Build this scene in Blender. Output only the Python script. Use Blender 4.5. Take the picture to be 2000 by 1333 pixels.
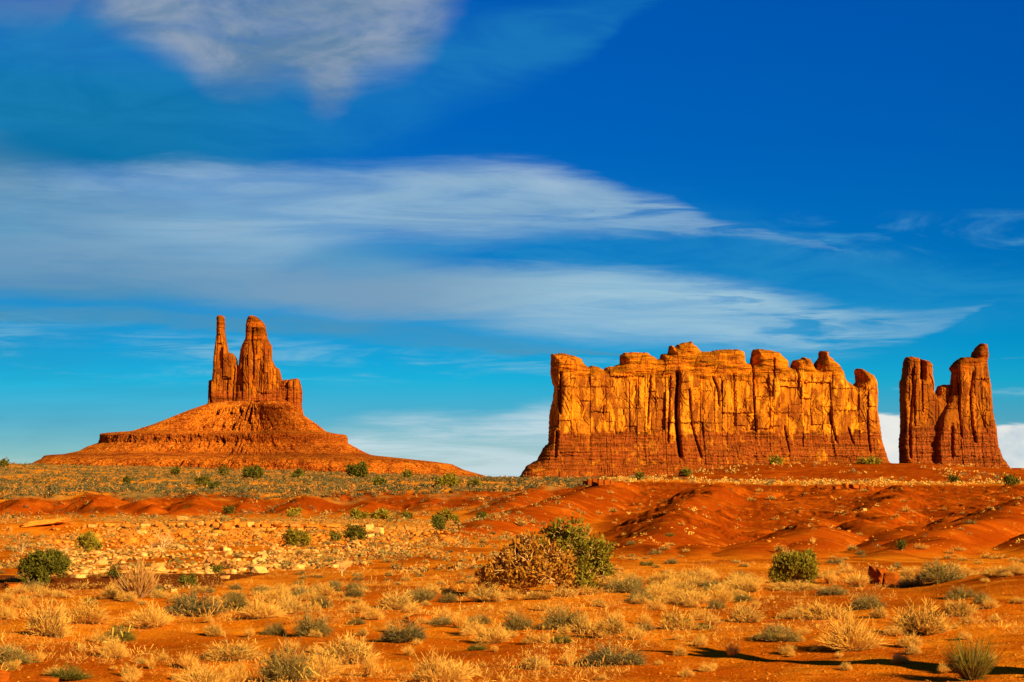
import bpy, bmesh, math, random
import numpy as np
from mathutils import Vector, Matrix
R = math.radians
S = bpy.context.scene
COL = S.collection
for o in list(bpy.data.objects): bpy.data.objects.remove(o)

# ------------------------------------------------------------------ camera
ZC = 2.5                      # camera height, m
F = 4166.7                    # focal length in pixels of a 2000 px wide frame (75 mm)
PITCH = math.atan(273.5/F)    # horizon at row 940
cam = bpy.data.objects.new('camera', bpy.data.cameras.new('camera')); COL.objects.link(cam)
cam.location = (0, 0, ZC); cam.rotation_euler = (R(90)+PITCH, 0, 0)
cam.data.lens = 75; cam.data.sensor_width = 36; cam.data.clip_start = 0.5; cam.data.clip_end = 60000
cam.data.dof.use_dof = True; cam.data.dof.focus_distance = 90; cam.data.dof.aperture_fstop = 9
S.camera = cam

# ------------------------------------------------------------------ light
SUN_EL, SUN_BACK = 21.0, 42.0          # low sun, behind the camera on the right
sd = bpy.data.lights.new('sun', 'SUN'); sd.energy = 5.0; sd.angle = R(0.5); sd.color = (1.0, 0.81, 0.54)
sun = bpy.data.objects.new('sun', sd); COL.objects.link(sun)
ce, se = math.cos(R(SUN_EL)), math.sin(R(SUN_EL))
to_sun = Vector((math.sin(R(SUN_BACK))*ce, -math.cos(R(SUN_BACK))*ce, se))
sun.rotation_euler = to_sun.to_track_quat('Z', 'Y').to_euler()
S.view_settings.view_transform = 'Standard'; S.view_settings.look = 'None'
S.view_settings.exposure = 1.0; S.view_settings.gamma = 1.0
S.cycles.max_bounces = 4; S.cycles.diffuse_bounces = 2; S.cycles.transparent_max_bounces = 4

# ------------------------------------------------------------------ node helper
class NT:
    def __init__(s, tree): s.t = tree; s.n = tree.nodes; s.l = tree.links
    def val(s, v):
        return v
    def put(s, sock, v):
        if isinstance(v, bpy.types.NodeSocket): s.l.new(v, sock)
        elif isinstance(v, (tuple, list)) and sock.type == 'RGBA' and len(v) == 3: sock.default_value = (*v, 1)
        else: sock.default_value = v
    def math(s, op, a, b=0.0, c=0.0, clamp=False):
        n = s.n.new('ShaderNodeMath'); n.operation = op; n.use_clamp = clamp
        s.put(n.inputs[0], a); s.put(n.inputs[1], b); s.put(n.inputs[2], c); return n.outputs[0]
    def mr(s, v, a, b, c=0.0, d=1.0, smooth=True):
        n = s.n.new('ShaderNodeMapRange'); n.interpolation_type = 'SMOOTHSTEP' if smooth else 'LINEAR'
        s.put(n.inputs[0], v); s.put(n.inputs[1], a); s.put(n.inputs[2], b); s.put(n.inputs[3], c); s.put(n.inputs[4], d); return n.outputs[0]
    def mix(s, f, a, b, mode='MIX'):
        n = s.n.new('ShaderNodeMix'); n.data_type = 'RGBA'; n.blend_type = mode
        s.put(n.inputs[0], f); s.put(n.inputs[6], a); s.put(n.inputs[7], b); return n.outputs[2]
    def noise(s, vec, scale, detail=5, rough=0.55, dist=0.0, out=0):
        n = s.n.new('ShaderNodeTexNoise'); s.put(n.inputs['Vector'], vec); n.inputs['Scale'].default_value = scale
        n.inputs['Detail'].default_value = detail; n.inputs['Roughness'].default_value = rough; n.inputs['Distortion'].default_value = dist
        return n.outputs[out]
    def vor(s, vec, scale, feat='F1', out=0, rnd=1.0):
        n = s.n.new('ShaderNodeTexVoronoi'); s.put(n.inputs['Vector'], vec); n.inputs['Scale'].default_value = scale; n.feature = feat
        n.inputs['Randomness'].default_value = rnd
        return n.outputs[out]
    def map(s, vec, scale=(1,1,1), loc=(0,0,0), rot=(0,0,0)):
        n = s.n.new('ShaderNodeMapping'); s.put(n.inputs[0], vec); n.inputs[1].default_value = loc; n.inputs[2].default_value = rot; n.inputs[3].default_value = scale; return n.outputs[0]
    def xyz(s, vec):
        n = s.n.new('ShaderNodeSeparateXYZ'); s.put(n.inputs[0], vec); return n.outputs
    def comb(s, x, y, z=0.0):
        n = s.n.new('ShaderNodeCombineXYZ'); s.put(n.inputs[0], x); s.put(n.inputs[1], y); s.put(n.inputs[2], z); return n.outputs[0]
    def curve(s, v, pts):
        n = s.n.new('ShaderNodeFloatCurve'); c = n.mapping.curves[0]
        while len(c.points) > 2: c.points.remove(c.points[1])
        c.points[0].location = pts[0]; c.points[1].location = pts[-1]
        for p in pts[1:-1]: c.points.new(*p)
        n.mapping.use_clip = False; n.mapping.update(); s.put(n.inputs['Value'], v); return n.outputs[0]
    def ramp(s, v, stops, interp='LINEAR'):
        n = s.n.new('ShaderNodeValToRGB'); e = n.color_ramp.elements; n.color_ramp.interpolation = interp
        while len(e) > 1: e.remove(e[0])
        e[0].position = stops[0][0]; e[0].color = (*stops[0][1], 1)
        for p, c in stops[1:]:
            k = e.new(p); k.color = (*c, 1)
        s.put(n.inputs[0], v); return n.outputs[0]
    def attr(s, name):
        n = s.n.new('ShaderNodeAttribute'); n.attribute_name = name; return n.outputs['Fac']

# ------------------------------------------------------------------ sky
world = bpy.data.worlds.new('World'); S.world = world; world.use_nodes = True
W = NT(world.node_tree); W.n.clear()
sky = W.n.new('ShaderNodeTexSky'); sky.sky_type = 'NISHITA'; sky.sun_disc = False
sky.sun_elevation = R(SUN_EL); sky.sun_rotation = R(180-SUN_BACK)
sky.altitude = 1600; sky.air_density = 1.0; sky.dust_density = 0.3; sky.ozone_density = 2.0
tc = W.n.new('ShaderNodeTexCoord')
d = W.xyz(tc.outputs['Generated'])
yy = W.math('MAXIMUM', d[1], 0.05)
X = W.math('DIVIDE', d[0], yy); Z = W.math('DIVIDE', d[2], yy)      # tangent-plane direction coordinates
# u across the northern sky 0..1 over +-13.5 deg; v = elevation tangent 0..1 over 0..13 deg
u = W.math('MULTIPLY_ADD', X, F/2000, 0.5)
v = W.math('MULTIPLY', Z, F/940)
P = W.comb(u, v)
wz = W.noise(W.map(P, (2.2, 3.0, 1)), 1.0, 4, 0.6, 0.3, out=1)
wv = W.xyz(wz)
st0 = W.noise(W.map(P, (9.0, 34.0, 1), loc=(5, 2, 0), rot=(0, 0, R(-3))), 1.0, 6, 0.65, 0.5)
uw = W.math('ADD', u, W.math('MULTIPLY', W.math('SUBTRACT', wv[0], 0.5), 0.10))
vw = W.math('ADD', v, W.math('ADD', W.math('MULTIPLY', W.math('SUBTRACT', wv[1], 0.5), 0.045), W.math('MULTIPLY', W.math('SUBTRACT', st0, 0.5), 0.05)))
# fine wisps: long streaks leaning slightly
st1 = W.noise(W.map(P, (3.2, 13.0, 1), rot=(0, 0, R(-7))), 1.0, 9, 0.62, 1.3)
st3 = W.noise(W.map(P, (7.0, 38.0, 1), loc=(2, 5, 0), rot=(0, 0, R(-5))), 1.0, 6, 0.6, 0.8)
st2 = W.noise(W.map(P, (7.0, 12.0, 1), loc=(3, 1, 0), rot=(0, 0, R(18))), 1.0, 8, 0.6, 0.9)
puff = W.noise(W.map(P, (9.0, 9.0, 1), loc=(1, 7, 0)), 1.0, 7, 0.6, 0.4)
def ed(rows): return [(a/2000, (940-r)/940) for a, r in rows]
def band(top, bot, st, sb, u0=-0.4, u1=1.4, us=0.05):
    """a cloud sheet between an upper and a lower edge, softness st above and sb below"""
    t = W.curve(uw, ed(top)); b = W.curve(uw, ed(bot))
    th = W.math('MAXIMUM', W.math('MULTIPLY', W.math('SUBTRACT', t, b), 0.38), 0.0005)
    m = W.math('MULTIPLY', W.mr(W.math('SUBTRACT', t, vw), 0, W.math('MINIMUM', th, st)), W.mr(W.math('SUBTRACT', vw, b), 0, W.math('MINIMUM', th, sb)))
    m = W.math('MULTIPLY', m, W.mr(u, u0, u0+us)); return W.math('MULTIPLY', m, W.mr(u, u1, u1-us))
front = W.mr(d[1], 0.3, 0.7)
sn = W.n.new('ShaderNodeHueSaturation'); sn.inputs['Saturation'].default_value = 1.35; W.l.new(sky.outputs[0], sn.inputs['Color'])
skyc = W.mix(1.0, sn.outputs[0], W.ramp(v, [(0.0, (0.40, 0.60, 0.85)), (0.13, (0.13, 0.50, 0.87)), (0.21, (0.02, 0.54, 0.90)), (0.30, (0.0, 0.45, 0.85)), (0.45, (0.0, 0.35, 0.74)), (0.7, (0.0, 0.33, 0.76)), (1.0, (0.0, 0.36, 0.82))]), 'MULTIPLY')
CLOUDS = []
def add_cloud(mask, col, amt):
    global skyc
    f = W.math('MULTIPLY', W.math('MULTIPLY', mask, front), amt, clamp=True)
    skyc = W.mix(f, skyc, col)
K = 9.5   # radiance of clouds before the background strength
def cc(r, g, b): return (r*K, g*K, b*K)
# broad thin teal-grey veil over the left half
veil = W.math('MULTIPLY', W.mr(uw, 0.62, -0.05), W.mr(W.noise(W.map(P, (2.0, 5.0, 1)), 1.0, 5, 0.55, 0.5), 0.35, 0.75))
add_cloud(veil, cc(0.03, 0.22, 0.36), 0.5)
T_ = band([(0, 60), (500, 100), (900, 100), (2000, 100)], [(0, 350), (800, 340), (1100, 300), (2000, 300)], 0.12, 0.05)
add_cloud(W.math('MULTIPLY', T_, W.mr(u, 0.42, 0.12)), cc(0.0, 0.165, 0.34), 0.75)
V2 = band([(0, 230), (150, 290), (300, 330), (650, 440), (1000, 500), (2000, 520)], [(0, 600), (400, 625), (800, 640), (1100, 600), (2000, 560)], 0.12, 0.06)
add_cloud(W.math('MULTIPLY', W.math('MULTIPLY', V2, W.mr(u, 0.70, 0.40)), W.mr(st2, 0.3, 0.6, 0.7, 1.0)), W.mix(W.mr(uw, 0.05, 0.35), cc(0.07, 0.24, 0.42), cc(0.19, 0.37, 0.56)), 0.9)
# thin blue-green glow in the top middle
gl = band([(0, -60), (900, -40), (1250, -60), (2000, -60)], [(0, 330), (700, 330), (900, 250), (1150, 130), (1300, 0), (2000, -60)], 0.10, 0.12)
add_cloud(W.math('MULTIPLY', gl, W.mr(st2, 0.3, 0.7, 0.4, 1.0)), cc(0.02, 0.27, 0.55), 0.5)
# A: grey cloud top left
A = band([(0, -300), (500, -300), (2000, -300)], [(0, 45), (120, 40), (230, 90), (340, 150), (420, 208), (480, 212), (560, 200), (620, 246), (700, 190), (800, 155), (880, 60), (1000, -100), (2000, -300)], 0.05, 0.12, 0.0, 0.50, 0.12)
add_cloud(W.math('MULTIPLY', A, W.mr(st2, 0.30, 0.55, 0.65, 1.0)), W.mix(W.mr(puff, 0.35, 0.65), cc(0.12, 0.24, 0.40), cc(0.29, 0.37, 0.50)), 0.96)
A2 = band([(0, -100), (2000, -100)], [(0, 60), (100, 60), (200, -60), (2000, -200)], 0.05, 0.12)
add_cloud(W.math('MULTIPLY', A2, st2), cc(0.16, 0.25, 0.40), 0.6)
# B: long bright band
B = band([(0, 310), (180, 305), (300, 290), (450, 298), (700, 304), (880, 290), (1040, 290), (1130, 312), (1220, 350), (1330, 382), (1400, 415), (1500, 432), (1620, 468), (1690, 488), (2000, 500)],
         [(0, 580), (300, 570), (480, 580), (640, 505), (900, 498), (1100, 478), (1200, 470), (1300, 470), (1450, 470), (1600, 482), (1690, 488), (2000, 500)], 0.07, 0.13, -0.3, 0.86, 0.03)
bmod = W.math('MULTIPLY', W.mr(W.math('MULTIPLY_ADD', st3, 0.18, W.math('MULTIPLY', st1, 0.82)), 0.34, 0.60, 0.55, 1.0), W.mr(uw, 0.0, 0.24, 0.42, 1.0))
add_cloud(W.math('MULTIPLY', W.math('MULTIPLY', B, W.math('MULTIPLY', W.mr(u, 0.86, 0.58, 0.12, 1.0), W.math('ADD', W.mr(st3, 0.36, 0.62), W.mr(u, 0.75, 0.45), clamp=True))), bmod), W.mix(W.mr(st2, 0.35, 0.65), cc(0.32, 0.50, 0.65), cc(0.50, 0.62, 0.74)), 0.92)
N_ = band([(0, 300), (900, 260), (1300, 330), (1700, 430), (2000, 500)], [(0, 760), (900, 760), (1500, 740), (2000, 690)], 0.14, 0.14)
add_cloud(W.math('MULTIPLY', N_, W.mr(st2, 0.34, 0.62, 0.3, 1.0)), cc(0.03, 0.32, 0.60), 0.42)
# D: darker teal streak under the bands
D = band([(0, 590), (400, 605), (900, 640), (1100, 680), (2000, 700)], [(0, 640), (400, 650), (900, 690), (1100, 700), (2000, 702)], 0.05, 0.05)
add_cloud(W.math('MULTIPLY', D, W.mr(st1, 0.3, 0.6, 0.5, 1)), cc(0.10, 0.30, 0.46), 0.6)
# C: second band
C = band([(0, 440), (250, 450), (500, 510), (800, 505), (1000, 500), (1200, 508), (1380, 525), (1560, 560), (1700, 595), (1830, 600), (1945, 588), (2000, 580)],
         [(0, 600), (250, 600), (500, 620), (700, 640), (900, 655), (1050, 690), (1300, 700), (1600, 712), (1750, 680), (1850, 640), (1945, 594), (2000, 582)], 0.06, 0.07, -0.3, 0.985, 0.02)
add_cloud(W.math('MULTIPLY', W.math('MULTIPLY', C, W.mr(st1, 0.30, 0.62, 0.55, 1.0)), W.math('MULTIPLY', W.mr(uw, -0.05, 0.40, 0.40, 1.0), W.math('MULTIPLY', W.mr(u, 0.985, 0.76, 0.22, 1.0), W.math('ADD', W.mr(st3, 0.34, 0.60), W.mr(u, 0.85, 0.55), clamp=True)))), W.mix(W.mr(uw, 0.35, 0.6), cc(0.20, 0.36, 0.53), cc(0.38, 0.60, 0.73)), 0.92)
# E: fine streaks low on the left and centre
E = band([(0, 600), (600, 650), (1100, 690), (1400, 720), (2000, 760)], [(0, 760), (600, 760), (1100, 740), (2000, 780)], 0.05, 0.08)
add_cloud(W.math('MULTIPLY', E, W.math('MULTIPLY', W.mr(st3, 0.42, 0.66), W.mr(st2, 0.38, 0.60))), cc(0.28, 0.56, 0.72), 0.55)
# F: pale bank near the horizon
Fb = band([(0, 880), (120, 890), (400, 860), (620, 815), (760, 790), (960, 790), (1080, 770), (1300, 800), (1600, 810), (1800, 800), (2000, 820)],
          [(0, 1000), (2000, 1000)], 0.06, 0.02)
add_cloud(W.math('MULTIPLY', Fb, W.math('MULTIPLY', W.mr(st1, 0.34, 0.56, 0.35, 1.0), W.mr(st3, 0.35, 0.6, 0.6, 1.0))), cc(0.62, 0.76, 0.82), 0.88)
G = band([(0, 1000), (1600, 860), (1690, 805), (1745, 810), (1790, 812), (1850, 870), (1900, 845), (1960, 822), (2060, 830), (2200, 900)], [(0, 1000), (2000, 1000)], 0.012, 0.02)
add_cloud(W.math('MULTIPLY', G, W.mr(puff, 0.25, 0.55, 0.7, 1.0)), W.mix(W.mr(puff, 0.36, 0.62), cc(0.58, 0.68, 0.74), cc(0.92, 0.90, 0.84)), 0.95)
# faint wisps on the right
Hh = band([(0, 400), (1500, 390), (2000, 400), (2300, 380)], [(0, 400), (1500, 520), (2000, 520), (2300, 540)], 0.06, 0.06, 0.72, 1.4, 0.1)
add_cloud(W.math('MULTIPLY', Hh, W.mr(st2, 0.45, 0.75)), cc(0.12, 0.42, 0.66), 0.6)
# the rest of the sky dome: light cirrus
oth = W.math('SUBTRACT', 1.0, front)
cir = W.mr(W.noise(W.map(tc.outputs['Generated'], (2, 2, 9)), 1.5, 6, 0.6, 0.5), 0.5, 0.8)
skyc = W.mix(W.math('MULTIPLY', W.math('MULTIPLY', oth, cir), 0.5), skyc, cc(0.5, 0.6, 0.7))
bg = W.n.new('ShaderNodeBackground'); bg.inputs['Strength'].default_value = 0.05; W.l.new(skyc, bg.inputs['Color'])
wo = W.n.new('ShaderNodeOutputWorld'); W.l.new(bg.outputs[0], wo.inputs[0])
world.cycles.sampling_method = 'MANUAL'; world.cycles.sample_map_resolution = 512

# ------------------------------------------------------------------ numpy noise
def _h(ix, iy, iz, seed):
    h = (ix.astype(np.int64)*374761393 + iy.astype(np.int64)*668265263 + iz*2147483647 + seed*1274126177) & 0xffffffff
    h = ((h ^ (h >> 13))*1274126177) & 0xffffffff
    h = ((h ^ (h >> 15))*2246822519) & 0xffffffff
    return ((h ^ (h >> 16)) & 0xffffff)/float(0xffffff)
def n2(x, y, seed=0):
    x = np.asarray(x, float); y = np.asarray(y, float)
    ix = np.floor(x); iy = np.floor(y); fx = x-ix; fy = y-iy; ix = ix.astype(np.int64); iy = iy.astype(np.int64)
    sx = fx*fx*fx*(fx*(fx*6-15)+10); sy = fy*fy*fy*(fy*(fy*6-15)+10)
    def g(a, b, dx, dy):
        t = _h(ix+a, iy+b, 0, seed)*2*np.pi
        return np.cos(t)*dx+np.sin(t)*dy
    a = g(0, 0, fx, fy); b = g(1, 0, fx-1, fy); c = g(0, 1, fx, fy-1); e = g(1, 1, fx-1, fy-1)
    return ((a*(1-sx)+b*sx)*(1-sy)+(c*(1-sx)+e*sx)*sy)*1.5
def fbm(x, y, oct=4, seed=0, gain=0.5, lac=2.03):
    s = 0; a = 1.0; t = 0
    for i in range(oct):
        s = s+a*n2(x, y, seed+i*17); t += a; a *= gain; x = x*lac+3.1; y = y*lac+7.7
    return s/t
def ridged(x, y, oct=4, seed=0, gain=0.5):
    s = 0; a = 1.0; t = 0
    for i in range(oct):
        s = s+a*(1-np.abs(n2(x, y, seed+i*13))*2); t += a; a *= gain; x = x*2.1+1.7; y = y*2.1+9.2
    return s/t
def sstep(a, b, x):
    t = np.clip((x-a)/(b-a), 0, 1); return t*t*(3-2*t)
def h1(i, seed=0): return _h(np.asarray(i).astype(np.int64), np.zeros_like(np.asarray(i)).astype(np.int64), 0, seed)

# ------------------------------------------------------------------ mesh / object helpers
def mesh_np(name, V, Fc, mats, mi=None, smooth=False, attrs=None):
    me = bpy.data.meshes.new(name); V = np.asarray(V, np.float32); Fc = np.asarray(Fc, np.int32); k = Fc.shape[1]
    me.vertices.add(len(V)); me.vertices.foreach_set('co', V.ravel())
    me.loops.add(Fc.size); me.loops.foreach_set('vertex_index', Fc.ravel())
    me.polygons.add(len(Fc)); me.polygons.foreach_set('loop_start', np.arange(0, Fc.size, k, dtype=np.int32))
    try: me.polygons.foreach_set('loop_total', np.full(len(Fc), k, np.int32))
    except Exception: pass
    for m in mats: me.materials.append(m)
    if mi is not None: me.polygons.foreach_set('material_index', np.asarray(mi, np.int32))
    me.polygons.foreach_set('use_smooth', np.full(len(Fc), bool(smooth)))
    for an, av in (attrs or {}).items():
        a = me.attributes.new(an, 'FLOAT', 'POINT'); a.data.foreach_set('value', np.asarray(av, np.float32))
    me.update(calc_edges=True); me.validate(); return me
def link(name, me, parent=None, loc=None):
    o = bpy.data.objects.new(name, me); COL.objects.link(o)
    if parent is not None: o.parent = parent
    if loc is not None: o.location = loc
    return o
def tag(o, label=None, cat=None, group=None, kind=None):
    if label: o['label'] = label
    if cat: o['category'] = cat
    if group: o['group'] = group
    if kind: o['kind'] = kind
    return o

def mat_new(name, rough=0.9, spec=0.15):
    m = bpy.data.materials.new(name); m.use_nodes = True; t = NT(m.node_tree)
    b = m.node_tree.nodes['Principled BSDF']; b.inputs['Roughness'].default_value = rough; b.inputs['Specular IOR Level'].default_value = spec
    return m, t, b
def bump(t, b, h, dist, strength=1.0):
    n = t.n.new('ShaderNodeBump'); n.inputs['Distance'].default_value = dist; n.inputs['Strength'].default_value = strength
    t.l.new(h, n.inputs['Height']); t.l.new(n.outputs[0], b.inputs['Normal'])
# ------------------------------------------------------------------ terrain
def tan_el(row):                       # elevation tangent of a photo row on the centre line
    return np.tan(PITCH+np.arctan((666.5-np.asarray(row, float))/F))
def ray(uu, row):                      # direction with dy = 1
    a = (np.asarray(uu, float)-1000)/F; b = (666.5-np.asarray(row, float))/F
    dy = math.cos(PITCH)-b*math.sin(PITCH); dz = math.sin(PITCH)+b*math.cos(PITCH)
    return a/dy, dz/dy
def SY(y): return y if y <= 50 else 50+(y-50)*1.4
SYv = lambda y: np.where(y <= 50, y, 50+(y-50)*1.4)
UNSY = lambda y: np.where(y <= 50, y, 50+(y-50)/1.4)
CU = np.array([-400, 0, 250, 500, 750, 1000, 1100, 1250, 1500, 1750, 2000, 2400], float)
ROWS = [  # unscaled depth, photo rows of the ground at that depth across the frame
 (22,  [1412]*12),
 (30,  [1287,1287,1287,1287,1287,1287,1287,1287,1287,1280,1268,1262]),
 (38,  [1214,1214,1214,1214,1214,1214,1214,1213,1211,1207,1195,1185]),
 (47,  [1170,1168,1168,1166,1163,1162,1162,1160,1158,1152,1124,1112]),
 (52,  [1158,1156,1154,1152,1148,1146,1146,1143,1142,1142,1118,1105]),
 (60,  [1148,1146,1145,1143,1128,1122,1120,1116,1116,1120,1122,1115]),
 (66,  [1124,1122,1122,1120,1112,1108,1108,1104,1103,1106,1112,1110]),
 (80,  [1106,1105,1103,1100,1093,1092,1092,1096,1096,1094,1094,1090]),
 (110, [1066,1066,1064,1062,1062,1062,1066,1076,1076,1073,1066,1060]),
 (135, [1046,1046,1046,1045,1047,1045,1046,1045,1043,1040,1032,1026]),
 (139, [1026,1024,1022,1022,1028,1040,1042,1041,1039,1036,1028,1022]),
 (165, [1012,1012,1012,1012,1014,1018,1018,1014,1010,1008,1000,995]),
 (195, [1012,1012,1012,1012,1006,998,990,980,977,975,972,968]),
 (212, [1002,1002,1002,1002,996,980,966,962,966,966,962,958]),
 (232, [962,962,961,962,960,957,945,938,946,947,947,947]),
 (270, [955,955,954,954,952,948,941,936,939,940,940,940]),
 (300, [948,948,948,948,946,943,938,932,906,906,915,912]),
 (340, [940,940,940,940,940,939,936,934,908,910,916,914]),
 (450, [922,922,925,928,934,937,938,938,925,925,925,925]),
 (700, [906,906,911,918,926,934,940,942,940,940,940,940]),
]
ZST = np.array([[ZC+SY(y)*float(tan_el(r)) for r in rr] for y, rr in ROWS])
YST = np.array([SY(y) for y, _ in ROWS])
# far plain beyond the stations
YST = np.concatenate([[2.0], YST, [1500, 2500, 40000]])
ZST = np.vstack([np.zeros(12), ZST, ZST[-1]*0.3-3, np.full(12, -2.0), np.full(12, -2.0)])
def wpt(uu, row, y):
    dx, dz = ray(uu, row); y = SY(y); return (float(dx)*y, y, ZC+float(dz)*y)
RIDGES = [ # (points (col,row,depth)), flank slope, crest radius
 ([(1200,940,215),(1130,962,185),(1040,990,160),(950,1018,138),(868,1042,122)], .40, 3.0),
 ([(1060,950,226),(1010,972,200),(975,992,178)], .42, 2.2),
 ([(1400,946,210),(1385,955,192),(1345,985,160),(1310,1015,126),(1292,1058,98),(1285,1092,84)], .44, 2.6),
 ([(1765,950,212),(1730,985,165),(1670,1002,138),(1590,1022,116),(1500,1058,98),(1440,1094,85)], .46, 3.2),
 ([(1690,1002,138),(1730,1035,112),(1725,1078,92)], .5, 2.4),
 ([(2100,940,170),(1990,985,128),(1900,1018,106),(1800,1062,90),(1750,1096,82)], .42, 2.6),
 ([(2300,950,150),(2150,1000,112),(2050,1060,90)], .42, 2.6),
 ([(1860,1010,140),(1800,1040,112),(1740,1075,94)], .44, 2.0), ([(1330,1040,112),(1250,1075,92),(1200,1096,82)], .40, 2.6), ([(1400,1062,100),(1350,1088,86)], .4, 2.4), ([(1560,1050,104),(1570,1082,88)], .4, 2.2),
 ([(175,958,236),(190,964,222),(205,994,204)], .40, 1.6),
 ([(390,960,236),(380,972,218),(370,994,202)], .46, 1.0),
 ([(600,958,236),(597,966,222),(580,992,204)], .38, 1.8),
 ([(30,962,236),(35,984,210)], .5, 1.2), ([(-120,960,236),(-110,972,218)], .44, 1.6), ([(-260,960,236),(-250,980,212)], .44, 1.6),
 ([(700,962,236),(720,990,206)], .4, 1.6), ([(860,958,236),(845,988,206)], .36, 1.6), ([(940,960,230),(925,992,204)], .55, 1.0),
 ([(480,962,236),(470,988,208)], .6, 0.8), ([(285,962,236),(280,988,208)], .6, 0.8),
]
RP = [(np.array([wpt(*p) for p in pts]), s, r) for pts, s, r in RIDGES]
def base_z(x, y):
    r = np.hypot(x, y); az = np.arctan2(x, y); aa = np.clip(az, -0.42, 0.42)
    dep = np.where(np.abs(az) < 0.42, y, r*math.cos(0.42)); dep = np.maximum(dep, 2.0)
    U = np.clip(1000+F*np.tan(aa), -400, 2400)
    ly = np.log(dep); L = np.log(YST)
    k = np.clip(np.searchsorted(L, ly)-1, 0, len(L)-2); t = np.clip((ly-L[k])/(L[k+1]-L[k]), 0, 1)
    c = np.clip(np.searchsorted(CU, U)-1, 0, len(CU)-2); q = np.clip((U-CU[c])/(CU[c+1]-CU[c]), 0, 1); q = q*q*(3-2*q)
    z = (ZST[k, c]*(1-q)+ZST[k, c+1]*q)*(1-t)+(ZST[k+1, c]*(1-q)+ZST[k+1, c+1]*q)*t
    return z, U, dep
def ridge_z(x, y):
    best = np.full(x.shape, -1e3); 
    wx = x+2.5*fbm(x/14, y/14, 3, 51); wy = y+2.5*fbm(x/14, y/14, 3, 77)
    for pts, s, cr in RP:
        lo = pts.min(0)-45; hi = pts.max(0)+45
        m = (x > lo[0]) & (x < hi[0]) & (y > lo[1]) & (y < hi[1])
        if not m.any(): continue
        X_, Y_ = wx[m], wy[m]; bd = np.full(X_.shape, 1e9); bz = np.zeros(X_.shape); bt = np.zeros(X_.shape); acc = 0
        for i in range(len(pts)-1):
            a, b = pts[i], pts[i+1]; dx, dy = b[0]-a[0], b[1]-a[1]; L = math.hypot(dx, dy)
            t = np.clip(((X_-a[0])*dx+(Y_-a[1])*dy)/(L*L), 0, 1)
            dd = np.hypot(X_-a[0]-t*dx, Y_-a[1]-t*dy); z = a[2]+(b[2]-a[2])*t
            eff = dd-z*0.0
            up = eff < bd; bd = np.where(up, dd, bd); bz = np.where(up, z, bz); bt = np.where(up, acc+t*L, bt); acc += L
        ang = bt/3.0
        rill = ridged(ang+2*n2(bd/8, ang, 5), bd/30, 3, 9)-0.4
        c_ = cr*.45; zz = bz-s*(0.98 if s < .5 else 0.74)*(np.sqrt(bd*bd+c_*c_)-c_)-0.36*sstep(.5, 5, bd)*rill-0.0035*bd*bd*0
        best[m] = np.maximum(best[m], zz)
    return best
def smax(a, b, k):
    h = np.clip(0.5+0.5*(a-b)/k, 0, 1); return b*(1-h)+a*h+k*h*(1-h)
def masks(x, y, U, dep):
    yy = UNSY(dep); w = fbm(x/9, y/14, 4, 200)
    Uw = U+220*w; yw = yy*(1+0.13*fbm(x/8, y/14, 4, 210))
    pale = sstep(64, 68, yw)*(1-sstep(100, 108, yw))*(1-sstep(560, 700, Uw+(yw-66)*-6))*sstep(60, 130, Uw)*sstep(-.55, 0.0, w+0.3)
    pale = pale*sstep(-.30, .12, fbm(x/6, y/10, 3, 222)); pale = np.maximum(pale, 0.75*sstep(132, 136, yw)*(1-sstep(158, 172, yw))*(1-sstep(860, 940, Uw))*sstep(150, 260, Uw))
    pale = np.maximum(pale, 0.35*sstep(100, 110, yw)*(1-sstep(132, 136, yw))*(1-sstep(560, 760, Uw)))
    dark = .85*sstep(52.5, 54, yw)*(1-sstep(65, 66.5, yw))*sstep(-100, 20, Uw)*(1-sstep(480, 540, Uw))
    sage = sstep(222, 236, yw)*(1-sstep(1120, 1190, U+20*w))
    return pale, dark, sage
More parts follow.
